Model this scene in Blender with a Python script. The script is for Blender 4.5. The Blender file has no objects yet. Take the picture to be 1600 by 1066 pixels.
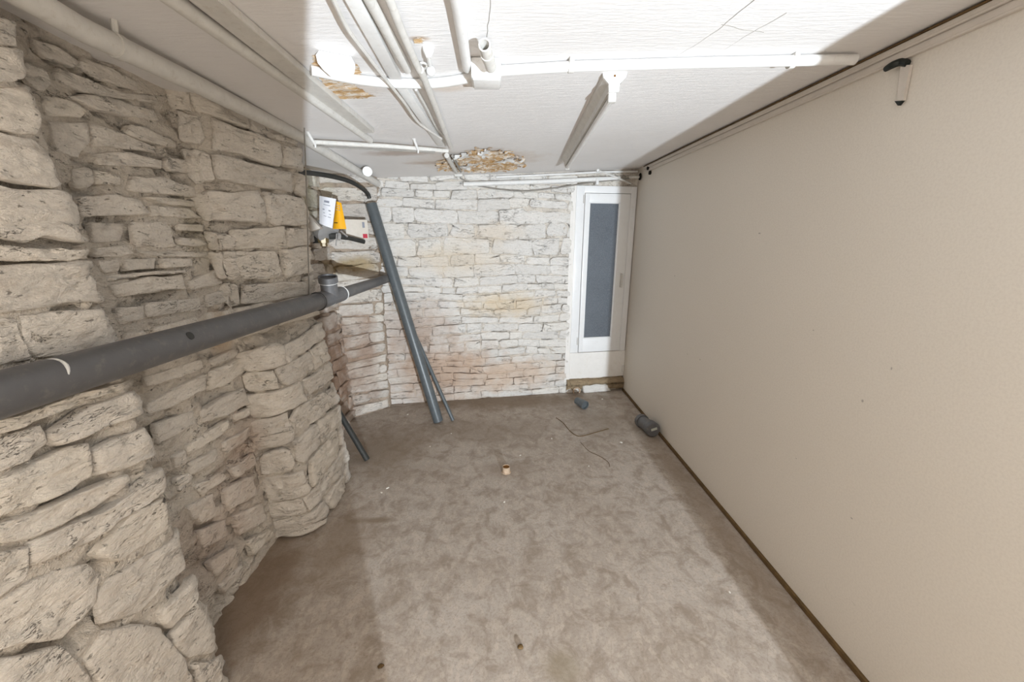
import bpy, bmesh, math, random
import numpy as np
from mathutils import Vector, Matrix, noise

# ------------------------------------------------------------------ camera
F_PX = 607.0
VPX, VPY = 776.0, 371.0
CAM = np.array([0.0, 0.0, 1.58])
_dy = np.array([(VPX - 800) / F_PX, -(VPY - 533) / F_PX, -1.0]); _dy /= np.linalg.norm(_dy)
_up = np.array([0.0, -_dy[2], _dy[1]]); _up /= np.linalg.norm(_up)
_rx = np.cross(_dy, _up)
ROT = np.array([_rx, _dy, _up])
sc = bpy.context.scene
col = sc.collection
cam_data = bpy.data.cameras.new('camera')
cam_data.sensor_width = 36.0
cam_data.lens = F_PX / 1600.0 * 36.0
cam_data.clip_start = 0.02
cam = bpy.data.objects.new('camera', cam_data)
m4 = Matrix([list(r) + [0] for r in ROT] + [[0, 0, 0, 1]])
cam.matrix_world = Matrix.Translation(Vector(CAM)) @ m4
col.objects.link(cam)
sc.camera = cam

# ------------------------------------------------------------------ world, lights, exposure
world = bpy.data.worlds.new('world'); sc.world = world
world.use_nodes = True
world.node_tree.nodes['Background'].inputs['Color'].default_value = (1.0, 0.86, 0.70, 1)
world.node_tree.nodes['Background'].inputs['Strength'].default_value = 0.3
sc.view_settings.view_transform = 'Standard'
sc.view_settings.look = 'None'
sc.view_settings.gamma = 1.0
sc.view_settings.use_curve_mapping = False
sc.view_settings.exposure = 0.42
sc.cycles.max_bounces = 12
sc.cycles.diffuse_bounces = 5
sc.cycles.adaptive_threshold = 0.025
sc.cycles.sample_clamp_indirect = 6.0
try:
    sc.cycles.use_denoising = True
except Exception:
    pass


def area(name, loc, target, size, power, color, spread=180):
    l = bpy.data.lights.new(name, 'AREA'); l.shape = 'DISK'; l.size = size
    l.energy = power; l.color = color; l.spread = math.radians(spread)
    o = bpy.data.objects.new(name, l); col.objects.link(o)
    o.location = loc
    d = Vector(target) - Vector(loc)
    o.rotation_euler = d.to_track_quat('-Z', 'Y').to_euler()
    return o


def point_light(name, loc, radius, power, color):
    l = bpy.data.lights.new(name, 'POINT'); l.shadow_soft_size = radius
    l.energy = power; l.color = color
    o = bpy.data.objects.new(name, l); col.objects.link(o); o.location = loc
    return o


# the lamp standing low in the next room shines in through the doorway behind the camera
area('work_lamp', (1.06, -2.0, 0.75), (0.35, 1.5, 3.2), 0.022, 222, (0.81, 0.91, 1.0))
# added warm fill light behind the camera, stands for no visible lamp
point_light('warm_fill', (0.0, -0.5, 1.05), 0.2, 23, (1.0, 0.90, 0.78))

# ------------------------------------------------------------------ geometry helpers
H = 2.2
rnd = random.Random(7)


def ray(u, v):
    return ROT @ np.array([(u - 800) / F_PX, -(v - 533) / F_PX, -1.0])


def P(u, v, axis, val):
    d = ray(u, v); t = (val - CAM[axis]) / d[axis]
    return Vector(CAM + t * d)


def PP(u, v, n, p0):
    n = np.array(n, float); d = ray(u, v)
    t = np.dot(n, np.array(p0) - CAM) / np.dot(n, d)
    return Vector(CAM + t * d)


def proj(p):
    q = ROT.T @ (np.array(p) - CAM)
    return 800 + F_PX * q[0] / -q[2], 533 - F_PX * q[1] / -q[2]


def depth(p):
    return -(ROT.T @ (np.array(p) - CAM))[2]


def rp(p, px):
    return px / 2 * depth(p) / F_PX


def cz(x, y):
    return H - 0.062 * (1.33 - x) * (max(y, 0) / 3.7) ** 1.5


def C(u, v, drop=0.0):
    z = H - drop
    p = P(u, v, 2, z)
    for _ in range(12):
        z = 0.5 * z + 0.5 * (cz(p.x, min(p.y, 4.2)) - drop)
        p = P(u, v, 2, z)
    return p


def FL(u, v, h=0.0):
    return P(u, v, 2, h)


BW0 = Vector((-1.055, 3.557, 0)); BWK = 0.134       # the rear wall in plan
BWN = Vector((BWK, -1, 0)).normalized()             # its normal, into the room


def B(u, v, off=0.0):
    return PP(u, v, tuple(BWN), tuple(BW0 + BWN * off))


def mesh_obj(name, verts, faces, mat, parent=None, smooth=True, sharp=None):
    me = bpy.data.meshes.new(name)
    me.from_pydata([tuple(v) for v in verts], [], faces)
    me.update()
    if smooth:
        for p in me.polygons:
            p.use_smooth = True
        if sharp is not None:
            try:
                me.set_sharp_from_angle(angle=math.radians(sharp))
            except Exception:
                pass
    me.materials.append(mat)
    o = bpy.data.objects.new(name, me)
    col.objects.link(o)
    if parent is not None:
        o.parent = parent
    return o


class MB:
    """collects shapes for one mesh"""
    def __init__(self):
        self.v = []; self.f = []

    def add(self, v, f):
        n = len(self.v)
        self.v += [Vector(x) for x in v]
        self.f += [tuple(i + n for i in q) for q in f]
        return self

    def box(self, c, ax, ay, az, hx, hy, hz, bev=0.0):
        c = Vector(c); ax, ay, az = [Vector(a).normalized() for a in (ax, ay, az)]
        if bev <= 0:
            vs = [c + ax * hx * i + ay * hy * j + az * hz * k for i in (-1, 1) for j in (-1, 1) for k in (-1, 1)]
            fs = [(0, 1, 3, 2), (4, 6, 7, 5), (0, 4, 5, 1), (2, 3, 7, 6), (0, 2, 6, 4), (1, 5, 7, 3)]
            return self.add(vs, fs)
        bm = bmesh.new(); bmesh.ops.create_cube(bm, size=2)
        for v in bm.verts:
            v.co = Vector((v.co.x * hx, v.co.y * hy, v.co.z * hz))
        bmesh.ops.bevel(bm, geom=bm.edges[:], offset=bev, segments=2, affect='EDGES', profile=0.6)
        bm.verts.index_update()
        vs = [c + ax * v.co.x + ay * v.co.y + az * v.co.z for v in bm.verts]
        fs = [tuple(v.index for v in f.verts) for f in bm.faces]
        bm.free()
        return self.add(vs, fs)

    def tube(self, pts, r, n=12, cap=True, smooth=0, hollow=0.0):
        pts = [Vector(p) for p in pts]
        rs = r if isinstance(r, (list, tuple)) else [r] * len(pts)
        rs = list(rs)
        if smooth and len(pts) > 2:
            q = []; qr = []
            for i in range(len(pts) - 1):
                p0 = pts[max(i - 1, 0)]; p1 = pts[i]; p2 = pts[i + 1]; p3 = pts[min(i + 2, len(pts) - 1)]
                for k in range(smooth):
                    t = k / smooth
                    q.append(0.5 * ((2 * p1) + (p2 - p0) * t + (2 * p0 - 5 * p1 + 4 * p2 - p3) * t * t + (3 * p1 - p0 - 3 * p2 + p3) * t ** 3))
                    qr.append(rs[i] * (1 - t) + rs[i + 1] * t)
            q.append(pts[-1]); qr.append(rs[-1]); pts, rs = q, qr
        d0 = (pts[1] - pts[0]).normalized()
        a = d0.orthogonal().normalized()
        rings = []
        for i, p in enumerate(pts):
            d = (pts[min(i + 1, len(pts) - 1)] - pts[max(i - 1, 0)]).normalized()
            a = (a - d * a.dot(d)).normalized(); b = d.cross(a)
            rings.append([p + (a * math.cos(2 * math.pi * k / n) + b * math.sin(2 * math.pi * k / n)) * rs[i] for k in range(n)])
        vs = [v for rg in rings for v in rg]; fs = []
        for i in range(len(rings) - 1):
            for k in range(n):
                k2 = (k + 1) % n
                fs.append((i * n + k, i * n + k2, (i + 1) * n + k2, (i + 1) * n + k))
        if hollow > 0:
            for end in (0, len(rings) - 1):
                d = (pts[1] - pts[0]).normalized() if end == 0 else (pts[-2] - pts[-1]).normalized()
                base = end * n
                i1 = len(vs)
                vs += [pts[end] + (vs[base + k] - pts[end]) * hollow for k in range(n)]
                i2 = len(vs)
                vs += [pts[end] + d * min(rs[end] * 3, 0.42 * (pts[-1] - pts[0]).length) + (vs[base + k] - pts[end]) * hollow * 0.98 for k in range(n)]
                for k in range(n):
                    k2 = (k + 1) % n
                    fs.append((base + k, i1 + k, i1 + k2, base + k2))
                    fs.append((i1 + k, i2 + k, i2 + k2, i1 + k2))
                fs.append(tuple(range(i2, i2 + n)))
        elif cap:
            fs.append(tuple(range(n))[::-1]); fs.append(tuple(range((len(rings) - 1) * n, len(rings) * n)))
        return self.add(vs, fs)

    def ball(self, c, r, n=10, sq=(1, 1, 1)):
        bm = bmesh.new(); bmesh.ops.create_uvsphere(bm, u_segments=n, v_segments=max(6, n // 2 + 1), radius=r)
        bm.verts.index_update()
        vs = [Vector(c) + Vector((v.co.x * sq[0], v.co.y * sq[1], v.co.z * sq[2])) for v in bm.verts]
        fs = [tuple(v.index for v in f.verts) for f in bm.faces]; bm.free()
        return self.add(vs, fs)

    def prism(self, poly, ext):
        """poly: 3-D points of a flat outline, ext: extrusion vector"""
        n = len(poly); ext = Vector(ext)
        vs = [Vector(p) for p in poly] + [Vector(p) + ext for p in poly]
        fs = [tuple(range(n)), tuple(range(n, 2 * n))[::-1]]
        for k in range(n):
            k2 = (k + 1) % n
            fs.append((k2, k, n + k, n + k2))
        return self.add(vs, fs)

    def build(self, name, mat, parent=None, smooth=True, sharp=35):
        me_o = mesh_obj(name, self.v, self.f, mat, parent, False)
        bm = bmesh.new(); bm.from_mesh(me_o.data)
        bmesh.ops.recalc_face_normals(bm, faces=bm.faces)
        bm.to_mesh(me_o.data); bm.free()
        if smooth:
            for p in me_o.data.polygons:
                p.use_smooth = True
            try:
                me_o.data.set_sharp_from_angle(angle=math.radians(sharp))
            except Exception:
                pass
        return me_o


def tag(o, label, cat=None, group=None, kind=None):
    o['label'] = label
    if cat: o['category'] = cat
    if group: o['group'] = group
    if kind: o['kind'] = kind
    return o


def empty(name, loc, label, cat, group=None):
    o = bpy.data.objects.new(name, None); col.objects.link(o)
    o.empty_display_size = 0.05
    o.location = loc
    tag(o, label, cat, group)
    return o


def put(o, parent):
    """parent a mesh built in world space under an Empty"""
    bpy.context.view_layer.update()
    o.parent = parent
    o.matrix_parent_inverse = Matrix.Translation(-Vector(parent.location))
    return o


# ------------------------------------------------------------------ materials
def mat(name):
    m = bpy.data.materials.new(name); m.use_nodes = True
    nt = m.node_tree
    return m, nt, nt.nodes['Principled BSDF']


class NT:
    def __init__(self, name, rough=0.8, spec=0.3):
        self.m, self.nt, self.b = mat(name)
        self.b.inputs['Roughness'].default_value = rough
        self.b.inputs['Specular IOR Level'].default_value = spec
        self.geo = self.nt.nodes.new('ShaderNodeNewGeometry')
        self.pos = self.geo.outputs['Position']

    def n(self, t, **kw):
        x = self.nt.nodes.new(t)
        for k, v in kw.items():
            setattr(x, k, v)
        return x

    def link(self, a, b):
        self.nt.links.new(a, b)

    def setv(self, sock, v):
        if hasattr(v, 'is_linked') or hasattr(v, 'links'):
            self.link(v, sock)
        else:
            sock.default_value = v

    def mapping(self, scale=(1, 1, 1), loc=(0, 0, 0), rot=(0, 0, 0), src=None):
        x = self.n('ShaderNodeMapping')
        x.inputs['Scale'].default_value = scale; x.inputs['Location'].default_value = loc
        x.inputs['Rotation'].default_value = rot
        self.link(src or self.pos, x.inputs['Vector'])
        return x.outputs['Vector']

    def noise(self, scale, detail=4, rough=0.6, vec=None, dist=0.0):
        x = self.n('ShaderNodeTexNoise')
        x.inputs['Scale'].default_value = scale; x.inputs['Detail'].default_value = detail
        x.inputs['Roughness'].default_value = rough; x.inputs['Distortion'].default_value = dist
        self.link(vec or self.pos, x.inputs['Vector'])
        return x.outputs['Fac']

    def voro(self, scale, feature='DISTANCE_TO_EDGE', vec=None, out='Distance'):
        x = self.n('ShaderNodeTexVoronoi', feature=feature)
        x.inputs['Scale'].default_value = scale
        self.link(vec or self.pos, x.inputs['Vector'])
        return x.outputs[out]

    def ramp(self, fac, stops):
        x = self.n('ShaderNodeValToRGB')
        el = x.color_ramp.elements
        while len(el) < len(stops):
            el.new(0.5)
        for e, (p, c) in zip(el, stops):
            e.position = p
            e.color = (c, c, c, 1) if isinstance(c, (int, float)) else (*c, 1)
        self.link(fac, x.inputs['Fac'])
        return x.outputs['Color']

    def mix(self, fac, a, b, mode='MIX'):
        x = self.n('ShaderNodeMix', data_type='RGBA', blend_type=mode)
        self.setv(x.inputs[0], fac)
        for s, v in ((x.inputs[6], a), (x.inputs[7], b)):
            if isinstance(v, tuple):
                s.default_value = (*v, 1) if len(v) == 3 else v
            else:
                self.link(v, s)
        return x.outputs[2]

    def math(self, op, a, b=0.0, clamp=False):
        x = self.n('ShaderNodeMath', operation=op); x.use_clamp = clamp
        self.setv(x.inputs[0], a); self.setv(x.inputs[1], b)
        return x.outputs[0]

    def sep(self):
        x = self.n('ShaderNodeSeparateXYZ'); self.link(self.pos, x.inputs[0]); return x.outputs

    def blob(self, c, s, soft=0.5, rough=0.25, nscale=4.0):
        """0..1 mask of a noisy ellipsoid around c with half sizes s"""
        v = self.n('ShaderNodeVectorMath', operation='SUBTRACT'); self.link(self.pos, v.inputs[0]); v.inputs[1].default_value = c
        w = self.n('ShaderNodeVectorMath', operation='DIVIDE'); self.link(v.outputs[0], w.inputs[0]); w.inputs[1].default_value = s
        l = self.n('ShaderNodeVectorMath', operation='LENGTH'); self.link(w.outputs[0], l.inputs[0])
        if not hasattr(self, 'cache'):
            self.cache = {}
        if nscale not in self.cache:
            self.cache[nscale] = self.noise(nscale, 3, 0.6)
        nz = self.cache[nscale]
        d = self.math('ADD', l.outputs['Value'], self.math('MULTIPLY', self.math('SUBTRACT', nz, 0.5), rough * 6))
        return self.ramp(d, [(max(0.0, 1 - soft), 1.0), (1.0, 0.0)])

    def bump(self, h, strength=0.3, dist=0.01, prev=None):
        x = self.n('ShaderNodeBump')
        x.inputs['Strength'].default_value = strength; x.inputs['Distance'].default_value = dist
        self.link(h, x.inputs['Height'])
        if prev is not None:
            self.link(prev, x.inputs['Normal'])
        return x.outputs['Normal']

    def done(self, colr=None, normal=None):
        if colr is not None:
            if isinstance(colr, tuple):
                self.b.inputs['Base Color'].default_value = (*colr, 1)
            else:
                self.link(colr, self.b.inputs['Base Color'])
        if normal is not None:
            self.link(normal, self.b.inputs['Normal'])
        return self.m


def stone_mat(name, light, mid, dirt, stains, bumpk=1.0, scale=1.0, zs=2.6, pit=0.75, crack=0.75, vary=0.0):
    t = NT(name, 0.85, 0.25)
    flat = t.mapping((1, 1, zs))
    n1 = t.noise(5 * scale, 5, 0.6)
    n2 = t.noise(18 * scale, 5, 0.68, flat, 0.4)
    n3 = t.noise(140 * scale, 4, 0.75)
    c = t.mix(t.ramp(n1, [(0.3, 0.0), (0.7, 1.0)]), light, mid)
    c = t.mix(t.ramp(n2, [(0.54, 0.0), (0.72, 0.75)]), c, dirt)
    pits = t.ramp(t.noise(48 * scale, 4, 0.6, flat), [(0.64, 0.0), (0.72, pit)])
    c = t.mix(pits, c, tuple(x * 0.5 for x in dirt))
    c = t.mix(t.ramp(n3, [(0.32, 0.45), (0.55, 0.0)]), c, tuple(x * 0.72 for x in mid))
    # cracks along the bedding: broken contour lines of a stretched noise
    k = t.math('ABSOLUTE', t.math('SUBTRACT', t.noise(7 * scale, 5, 0.65, t.mapping((1, 1, zs * 1.5)), 0.3), 0.5))
    kl = t.ramp(k, [(0.0, crack), (0.008, 0.0)])
    km = t.ramp(t.noise(6.5 * scale, 2, 0.5, t.mapping((1, 1, 1.4), loc=(4, 2, 1))), [(0.52, 0.0), (0.62, 1.0)])
    cr = t.math('MULTIPLY', kl, km)
    c = t.mix(cr, c, tuple(x * 0.3 for x in dirt))
    if vary > 0:
        oi = t.n('ShaderNodeObjectInfo')
        c = t.mix(t.ramp(oi.outputs['Random'], [(0.0, vary), (0.45, 0.0), (1.0, 0.0)]), c, tuple(x * 0.72 for x in mid))
        c = t.mix(t.ramp(oi.outputs['Random'], [(0.6, 0.0), (1.0, vary)]), c, (light[0], light[1] * 0.97, light[2] * 0.9))
    for (cc, ss, colr, amt) in stains:
        q = t.math('MULTIPLY', t.blob(cc, ss, 0.7, 0.22, 6), amt)
        c = t.mix(q, c, colr)
    h = t.math('ADD', t.math('MULTIPLY', n2, 0.016 * bumpk), t.math('MULTIPLY', n3, 0.0028 * bumpk))
    h = t.math('SUBTRACT', h, t.math('MULTIPLY', pits, 0.006 * bumpk))
    h = t.math('SUBTRACT', h, t.math('MULTIPLY', cr, 0.008 * bumpk))
    b = t.bump(h, 1.0, 1.0)
    return t.done(c, b)


RUST = (0.40, 0.24, 0.14)
PINK = (0.50, 0.36, 0.28)
LEFT_STAINS = [((-1.25, 1.72, 0.62), (0.10, 0.22, 0.22), PINK, 0.6),
               ((-1.22, 1.45, 0.35), (0.12, 0.35, 0.25), PINK, 0.42),
               ((-1.26, 1.74, 1.17), (0.08, 0.07, 0.12), (0.48, 0.30, 0.14), 0.7),
               ((-1.27, 1.75, 1.6), (0.08, 0.10, 0.2), (0.42, 0.36, 0.22), 0.3)]
M_stone_near = stone_mat('limewashed_stone', (0.83, 0.775, 0.70), (0.76, 0.70, 0.625), (0.56, 0.48, 0.40), LEFT_STAINS, 1.1, 0.85, 2.6, 0.75, 0.8, 0.3)
M_mortar_near = stone_mat('limewashed_mortar', (0.78, 0.715, 0.63), (0.70, 0.63, 0.545), (0.38, 0.31, 0.24), LEFT_STAINS, 1.8, 1.1, 1.6, 0.9)
BACK_STAINS = [((-0.55, 3.6, 0.3), (0.75, 0.4, 0.45), (0.56, 0.41, 0.31), 0.95),
               ((-0.75, 3.6, 0.75), (0.45, 0.4, 0.35), (0.50, 0.37, 0.29), 0.75),
               ((0.15, 3.7, 0.25), (0.7, 0.4, 0.22), (0.66, 0.50, 0.38), 0.75),
               ((0.10, 3.7, 0.95), (0.55, 0.4, 0.16), (0.74, 0.60, 0.42), 0.75),
               ((-0.35, 3.6, 1.38), (0.6, 0.4, 0.2), (0.72, 0.60, 0.45), 0.55),
               ((0.0, 3.7, 1.62), (0.35, 0.3, 0.12), (0.72, 0.60, 0.46), 0.5)]
M_stone_back = stone_mat('whitewashed_stone', (0.86, 0.83, 0.79), (0.80, 0.765, 0.72), (0.60, 0.53, 0.46), BACK_STAINS, 0.9, 1.2, 2.6, 0.6, 0.7, 0.3)
M_mortar_back = stone_mat('whitewashed_mortar', (0.80, 0.75, 0.68), (0.70, 0.63, 0.55), (0.42, 0.33, 0.25), BACK_STAINS, 1.1, 1.3, 1.5)
CORNER_STAINS = [((-1.32, 3.0, 0.5), (0.3, 0.6, 0.75), (0.34, 0.22, 0.15), 0.95),
                 ((-1.32, 2.9, 1.9), (0.2, 0.5, 0.35), (0.50, 0.46, 0.28), 0.7),
                 ((-1.2, 3.35, 1.35), (0.35, 0.3, 0.1), (0.42, 0.30, 0.14), 0.8),
                 ((-1.17, 3.45, 0.55), (0.10, 0.3, 0.5), (0.42, 0.30, 0.23), 0.75)]
M_stone_corner = stone_mat('stained_stone', (0.82, 0.77, 0.71), (0.72, 0.65, 0.58), (0.45, 0.35, 0.27), CORNER_STAINS, 1.0, 1.2, 2.6, 0.75, 0.75, 0.5)
M_mortar_corner = stone_mat('stained_mortar', (0.55, 0.45, 0.36), (0.45, 0.36, 0.28), (0.28, 0.20, 0.14), CORNER_STAINS, 1.3, 1.2, 1.5)
M_sill = stone_mat('crumbling_mortar', (0.44, 0.34, 0.22), (0.36, 0.26, 0.16), (0.20, 0.14, 0.08), [], 1.8, 1.2, 1.2)


def paint_mat(name, c, rough=0.45, spec=0.4, var=0.06, dirt=None, amt=0.3, scale=18, b=0.15):
    t = NT(name, rough, spec)
    n = t.noise(scale, 5, 0.65)
    cc = t.mix(t.ramp(n, [(0.3, 0.0), (0.7, 1.0)]), c, tuple(max(0, x * (1 - var * 2)) for x in c))
    if dirt:
        cc = t.mix(t.math('MULTIPLY', t.ramp(t.noise(scale * 2.3, 5, 0.7), [(0.55, 0.0), (0.75, 1.0)]), amt), cc, dirt)
    return t.done(cc, t.bump(n, b, 0.004))


M_white = paint_mat('white_paint', (0.80, 0.79, 0.77), 0.4, 0.4, 0.05, (0.5, 0.45, 0.38), 0.35)
M_white_dirty = paint_mat('dusty_white_plastic', (0.70, 0.68, 0.64), 0.5, 0.35, 0.07, (0.42, 0.37, 0.3), 0.5)
M_pvc_white = paint_mat('white_pvc', (0.84, 0.84, 0.84), 0.3, 0.5, 0.02, (0.6, 0.55, 0.48), 0.15, 9, 0.03)
M_plaster = paint_mat('white_plaster', (0.84, 0.81, 0.77), 0.8, 0.2, 0.03, (0.6, 0.52, 0.42), 0.25, 10, 0.25)
M_grey_pvc = paint_mat('grey_pvc', (0.125, 0.125, 0.13), 0.42, 0.45, 0.1, (0.22, 0.20, 0.18), 0.6, 14, 0.08)
M_grey_tube = paint_mat('slate_grey_pvc', (0.105, 0.12, 0.128), 0.38, 0.5, 0.1, (0.2, 0.2, 0.2), 0.4, 30, 0.05)
M_dark = paint_mat('dark_rubber', (0.035, 0.035, 0.032), 0.5, 0.4, 0.1, (0.1, 0.09, 0.07), 0.4, 30, 0.1)
M_black = paint_mat('black_plastic', (0.012, 0.016, 0.013), 0.5, 0.4, 0.1)
M_hole = paint_mat('shadowed_hollow', (0.02, 0.018, 0.015), 0.9, 0.1, 0.1)
M_glue = paint_mat('white_sealant', (0.75, 0.75, 0.73), 0.5, 0.4, 0.05, (0.3, 0.3, 0.3), 0.5, 60)
M_yellow = paint_mat('yellow_card', (0.90, 0.44, 0.01), 0.55, 0.3, 0.04)
M_paper = paint_mat('white_paper', (0.82, 0.82, 0.86), 0.6, 0.3, 0.03)
M_print = paint_mat('grey_print', (0.30, 0.31, 0.36), 0.7, 0.2, 0.05)
M_red = paint_mat('red_print', (0.55, 0.05, 0.08), 0.6, 0.3, 0.05)
M_beige_box = paint_mat('beige_plastic', (0.72, 0.66, 0.58), 0.5, 0.3, 0.05, (0.5, 0.42, 0.33), 0.3)
M_brass = paint_mat('brass', (0.20, 0.14, 0.06), 0.35, 0.6, 0.1, (0.2, 0.15, 0.08), 0.5, 40)
M_brass.node_tree.nodes['Principled BSDF'].inputs['Metallic'].default_value = 0.2
M_steel = paint_mat('dull_steel', (0.55, 0.55, 0.55), 0.35, 0.5, 0.05, (0.3, 0.28, 0.25), 0.4, 40)
M_steel.node_tree.nodes['Principled BSDF'].inputs['Metallic'].default_value = 0.6
M_wire = paint_mat('grey_wire', (0.30, 0.28, 0.25), 0.5, 0.4, 0.1)
M_rust = paint_mat('rusted_iron', (0.24, 0.11, 0.03), 0.85, 0.2, 0.25, (0.08, 0.04, 0.015), 0.8, 70, 0.5)
M_pale_rust = paint_mat('scaled_iron', (0.56, 0.42, 0.30), 0.8, 0.2, 0.15, (0.3, 0.14, 0.06), 0.7, 60, 0.4)
M_brown = paint_mat('brown_wood_strip', (0.17, 0.105, 0.045), 0.8, 0.2, 0.25, (0.06, 0.035, 0.015), 0.7, 25, 0.3)
M_label = paint_mat('pale_label', (0.55, 0.57, 0.50), 0.6, 0.3, 0.1, (0.2, 0.2, 0.18), 0.6, 150)
M_chip = paint_mat('pale_chip', (0.80, 0.77, 0.70), 0.7, 0.2, 0.05)


def ceiling_mat():
    t = NT('ceiling_paint', 0.75, 0.25)
    n1 = t.noise(1.6, 5, 0.6)
    brush = t.noise(9, 6, 0.7, t.mapping((1.2, 9, 1), rot=(0, 0, 0.12)), 0.3)
    fine = t.noise(60, 4, 0.6, t.mapping((0.6, 3, 1)))
    c = t.mix(t.ramp(n1, [(0.3, 0.0), (0.75, 1.0)]), (0.83, 0.81, 0.80), (0.78, 0.755, 0.735))
    c = t.mix(t.ramp(brush, [(0.55, 0.0), (0.8, 0.5)]), c, (0.88, 0.87, 0.86))
    c = t.mix(t.ramp(brush, [(0.22, 0.5), (0.42, 0.0)]), c, (0.68, 0.65, 0.62))
    # old damp stains near the rear wall
    for (u, v, hx, hy, colr, a) in [(632, 239, 0.30, 0.10, (0.42, 0.31, 0.24), 0.65), (680, 254, 0.25, 0.07, (0.46, 0.34, 0.26), 0.6),
                                     (750, 250, 0.55, 0.34, (0.62, 0.52, 0.43), 0.7), (560, 140, 0.14, 0.10, (0.66, 0.56, 0.46), 0.35), (700, 138, 0.12, 0.05, (0.68, 0.56, 0.45), 0.5),
                                     (655, 60, 0.04, 0.02, (0.42, 0.30, 0.2), 0.8)]:
        p = C(u, v)
        c = t.mix(t.math('MULTIPLY', t.blob((p.x, p.y, p.z), (hx, hy, 0.2), 0.6, 0.12, 12), a), c, colr)
    b = t.bump(t.math('ADD', t.math('MULTIPLY', brush, 0.0022), t.math('MULTIPLY', fine, 0.0005)), 1.0, 1.0)
    return t.done(c, b)


def floor_mat():
    t = NT('worn_floor', 0.6, 0.3)
    n1 = t.noise(1.5, 5, 0.6, dist=0.4)
    n2 = t.noise(9, 6, 0.7, dist=0.6)
    warp = t.n('ShaderNodeVectorMath', operation='ADD')
    wn = t.n('ShaderNodeTexNoise'); wn.inputs['Scale'].default_value = 9; t.link(t.pos, wn.inputs['Vector'])
    ws = t.n('ShaderNodeVectorMath', operation='SCALE'); t.link(wn.outputs['Color'], ws.inputs[0]); ws.inputs['Scale'].default_value = 0.04
    t.link(t.pos, warp.inputs[0]); t.link(ws.outputs[0], warp.inputs[1])
    flakes = t.voro(36, 'F1', t.mapping((1.5, 1, 0.01), rot=(0, 0, 0.6), src=warp.outputs[0]), 'Color')
    hs = t.n('ShaderNodeSeparateColor'); t.link(flakes, hs.inputs[0])
    n3 = t.noise(85, 5, 0.75)
    c = t.mix(t.ramp(n1, [(0.35, 0.0), (0.65, 1.0)]), (0.385, 0.325, 0.272), (0.475, 0.42, 0.37))
    c = t.mix(t.ramp(n2, [(0.38, 0.75), (0.54, 0.0)]), c, (0.27, 0.215, 0.165))
    c = t.mix(t.math('MULTIPLY', t.ramp(hs.outputs[0], [(0.4, 0.0), (1.0, 0.45)]), t.ramp(n2, [(0.35, 0.3), (0.6, 1.0)])), c, (0.58, 0.49, 0.41))
    c = t.mix(t.ramp(n3, [(0.36, 0.5), (0.5, 0.0)]), c, (0.24, 0.195, 0.155))
    lines = t.ramp(t.voro(14, vec=t.mapping((1, 1, 0.01), loc=(3, 1, 0))), [(0.0, 0.35), (0.012, 0.0)])
    c = t.mix(lines, c, (0.22, 0.17, 0.13))
    # grime along the walls and where things stood, one painted shadow bar
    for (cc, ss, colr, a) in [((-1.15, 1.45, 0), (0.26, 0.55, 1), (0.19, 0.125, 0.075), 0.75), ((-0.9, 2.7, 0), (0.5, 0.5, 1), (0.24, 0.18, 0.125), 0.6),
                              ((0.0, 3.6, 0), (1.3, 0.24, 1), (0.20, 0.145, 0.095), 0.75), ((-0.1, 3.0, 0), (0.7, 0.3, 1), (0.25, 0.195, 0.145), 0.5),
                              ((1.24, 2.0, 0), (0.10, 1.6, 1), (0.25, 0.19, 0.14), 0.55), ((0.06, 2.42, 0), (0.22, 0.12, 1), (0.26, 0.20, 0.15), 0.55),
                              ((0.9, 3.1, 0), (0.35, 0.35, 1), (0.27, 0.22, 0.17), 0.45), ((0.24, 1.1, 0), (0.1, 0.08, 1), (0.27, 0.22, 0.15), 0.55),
                              ((-0.72, 1.93, 0), (0.16, 0.035, 1), (0.20, 0.15, 0.10), 0.8), ((-0.85, 1.75, 0), (0.22, 0.35, 1), (0.27, 0.205, 0.15), 0.6)]:  # first one: shadow bar at the pier foot, painted into the floor colour
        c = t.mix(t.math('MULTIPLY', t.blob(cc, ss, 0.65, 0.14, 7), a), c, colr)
    specks = t.ramp(t.voro(42, 'F1', t.mapping((1, 1, 0.01))), [(0.03, 0.7), (0.05, 0.0)])
    sp = t.math('MULTIPLY', specks, t.ramp(t.noise(14, 2, 0.5), [(0.6, 0.0), (0.66, 1.0)]))
    c = t.mix(sp, c, (0.72, 0.68, 0.6))
    b = t.bump(t.math('ADD', t.math('MULTIPLY', n2, 0.001), t.math('MULTIPLY', n3, 0.0006)), 1.0, 1.0)
    return t.done(c, b)


def board_mat():
    t = NT('beige_board', 0.6, 0.3)
    n1 = t.noise(0.8, 4, 0.5)
    n2 = t.noise(140, 3, 0.6)
    c = t.mix(t.ramp(n1, [(0.3, 0.0), (0.7, 1.0)]), (0.74, 0.685, 0.61), (0.71, 0.655, 0.58))
    c = t.mix(t.ramp(n2, [(0.3, 0.22), (0.6, 0.0)]), c, (0.5, 0.44, 0.38))
    sc_ = t.ramp(t.noise(6, 5, 0.7, t.mapping((1, 1, 1.3)), 1.2), [(0.71, 0.0), (0.76, 0.45)])
    c = t.mix(sc_, c, (0.52, 0.46, 0.40))
    for (y, z, ry, rz) in [(1.27, 1.0, 0.010, 0.012), (1.55, 1.2, 0.008, 0.006), (2.0, 1.6, 0.02, 0.008), (1.2, 0.55, 0.01, 0.006), (1.5, 0.62, 0.006, 0.006), (2.4, 0.8, 0.01, 0.01), (1.2, 1.15, 0.006, 0.012), (2.9, 1.3, 0.012, 0.012)]:
        c = t.mix(t.math('MULTIPLY', t.blob((1.33, y, z), (0.2, ry * 0.6, rz * 0.6), 0.6, 0.1, 60), 0.55), c, (0.16, 0.13, 0.11))
    return t.done(c, t.bump(n2, 0.12, 0.002))


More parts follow.
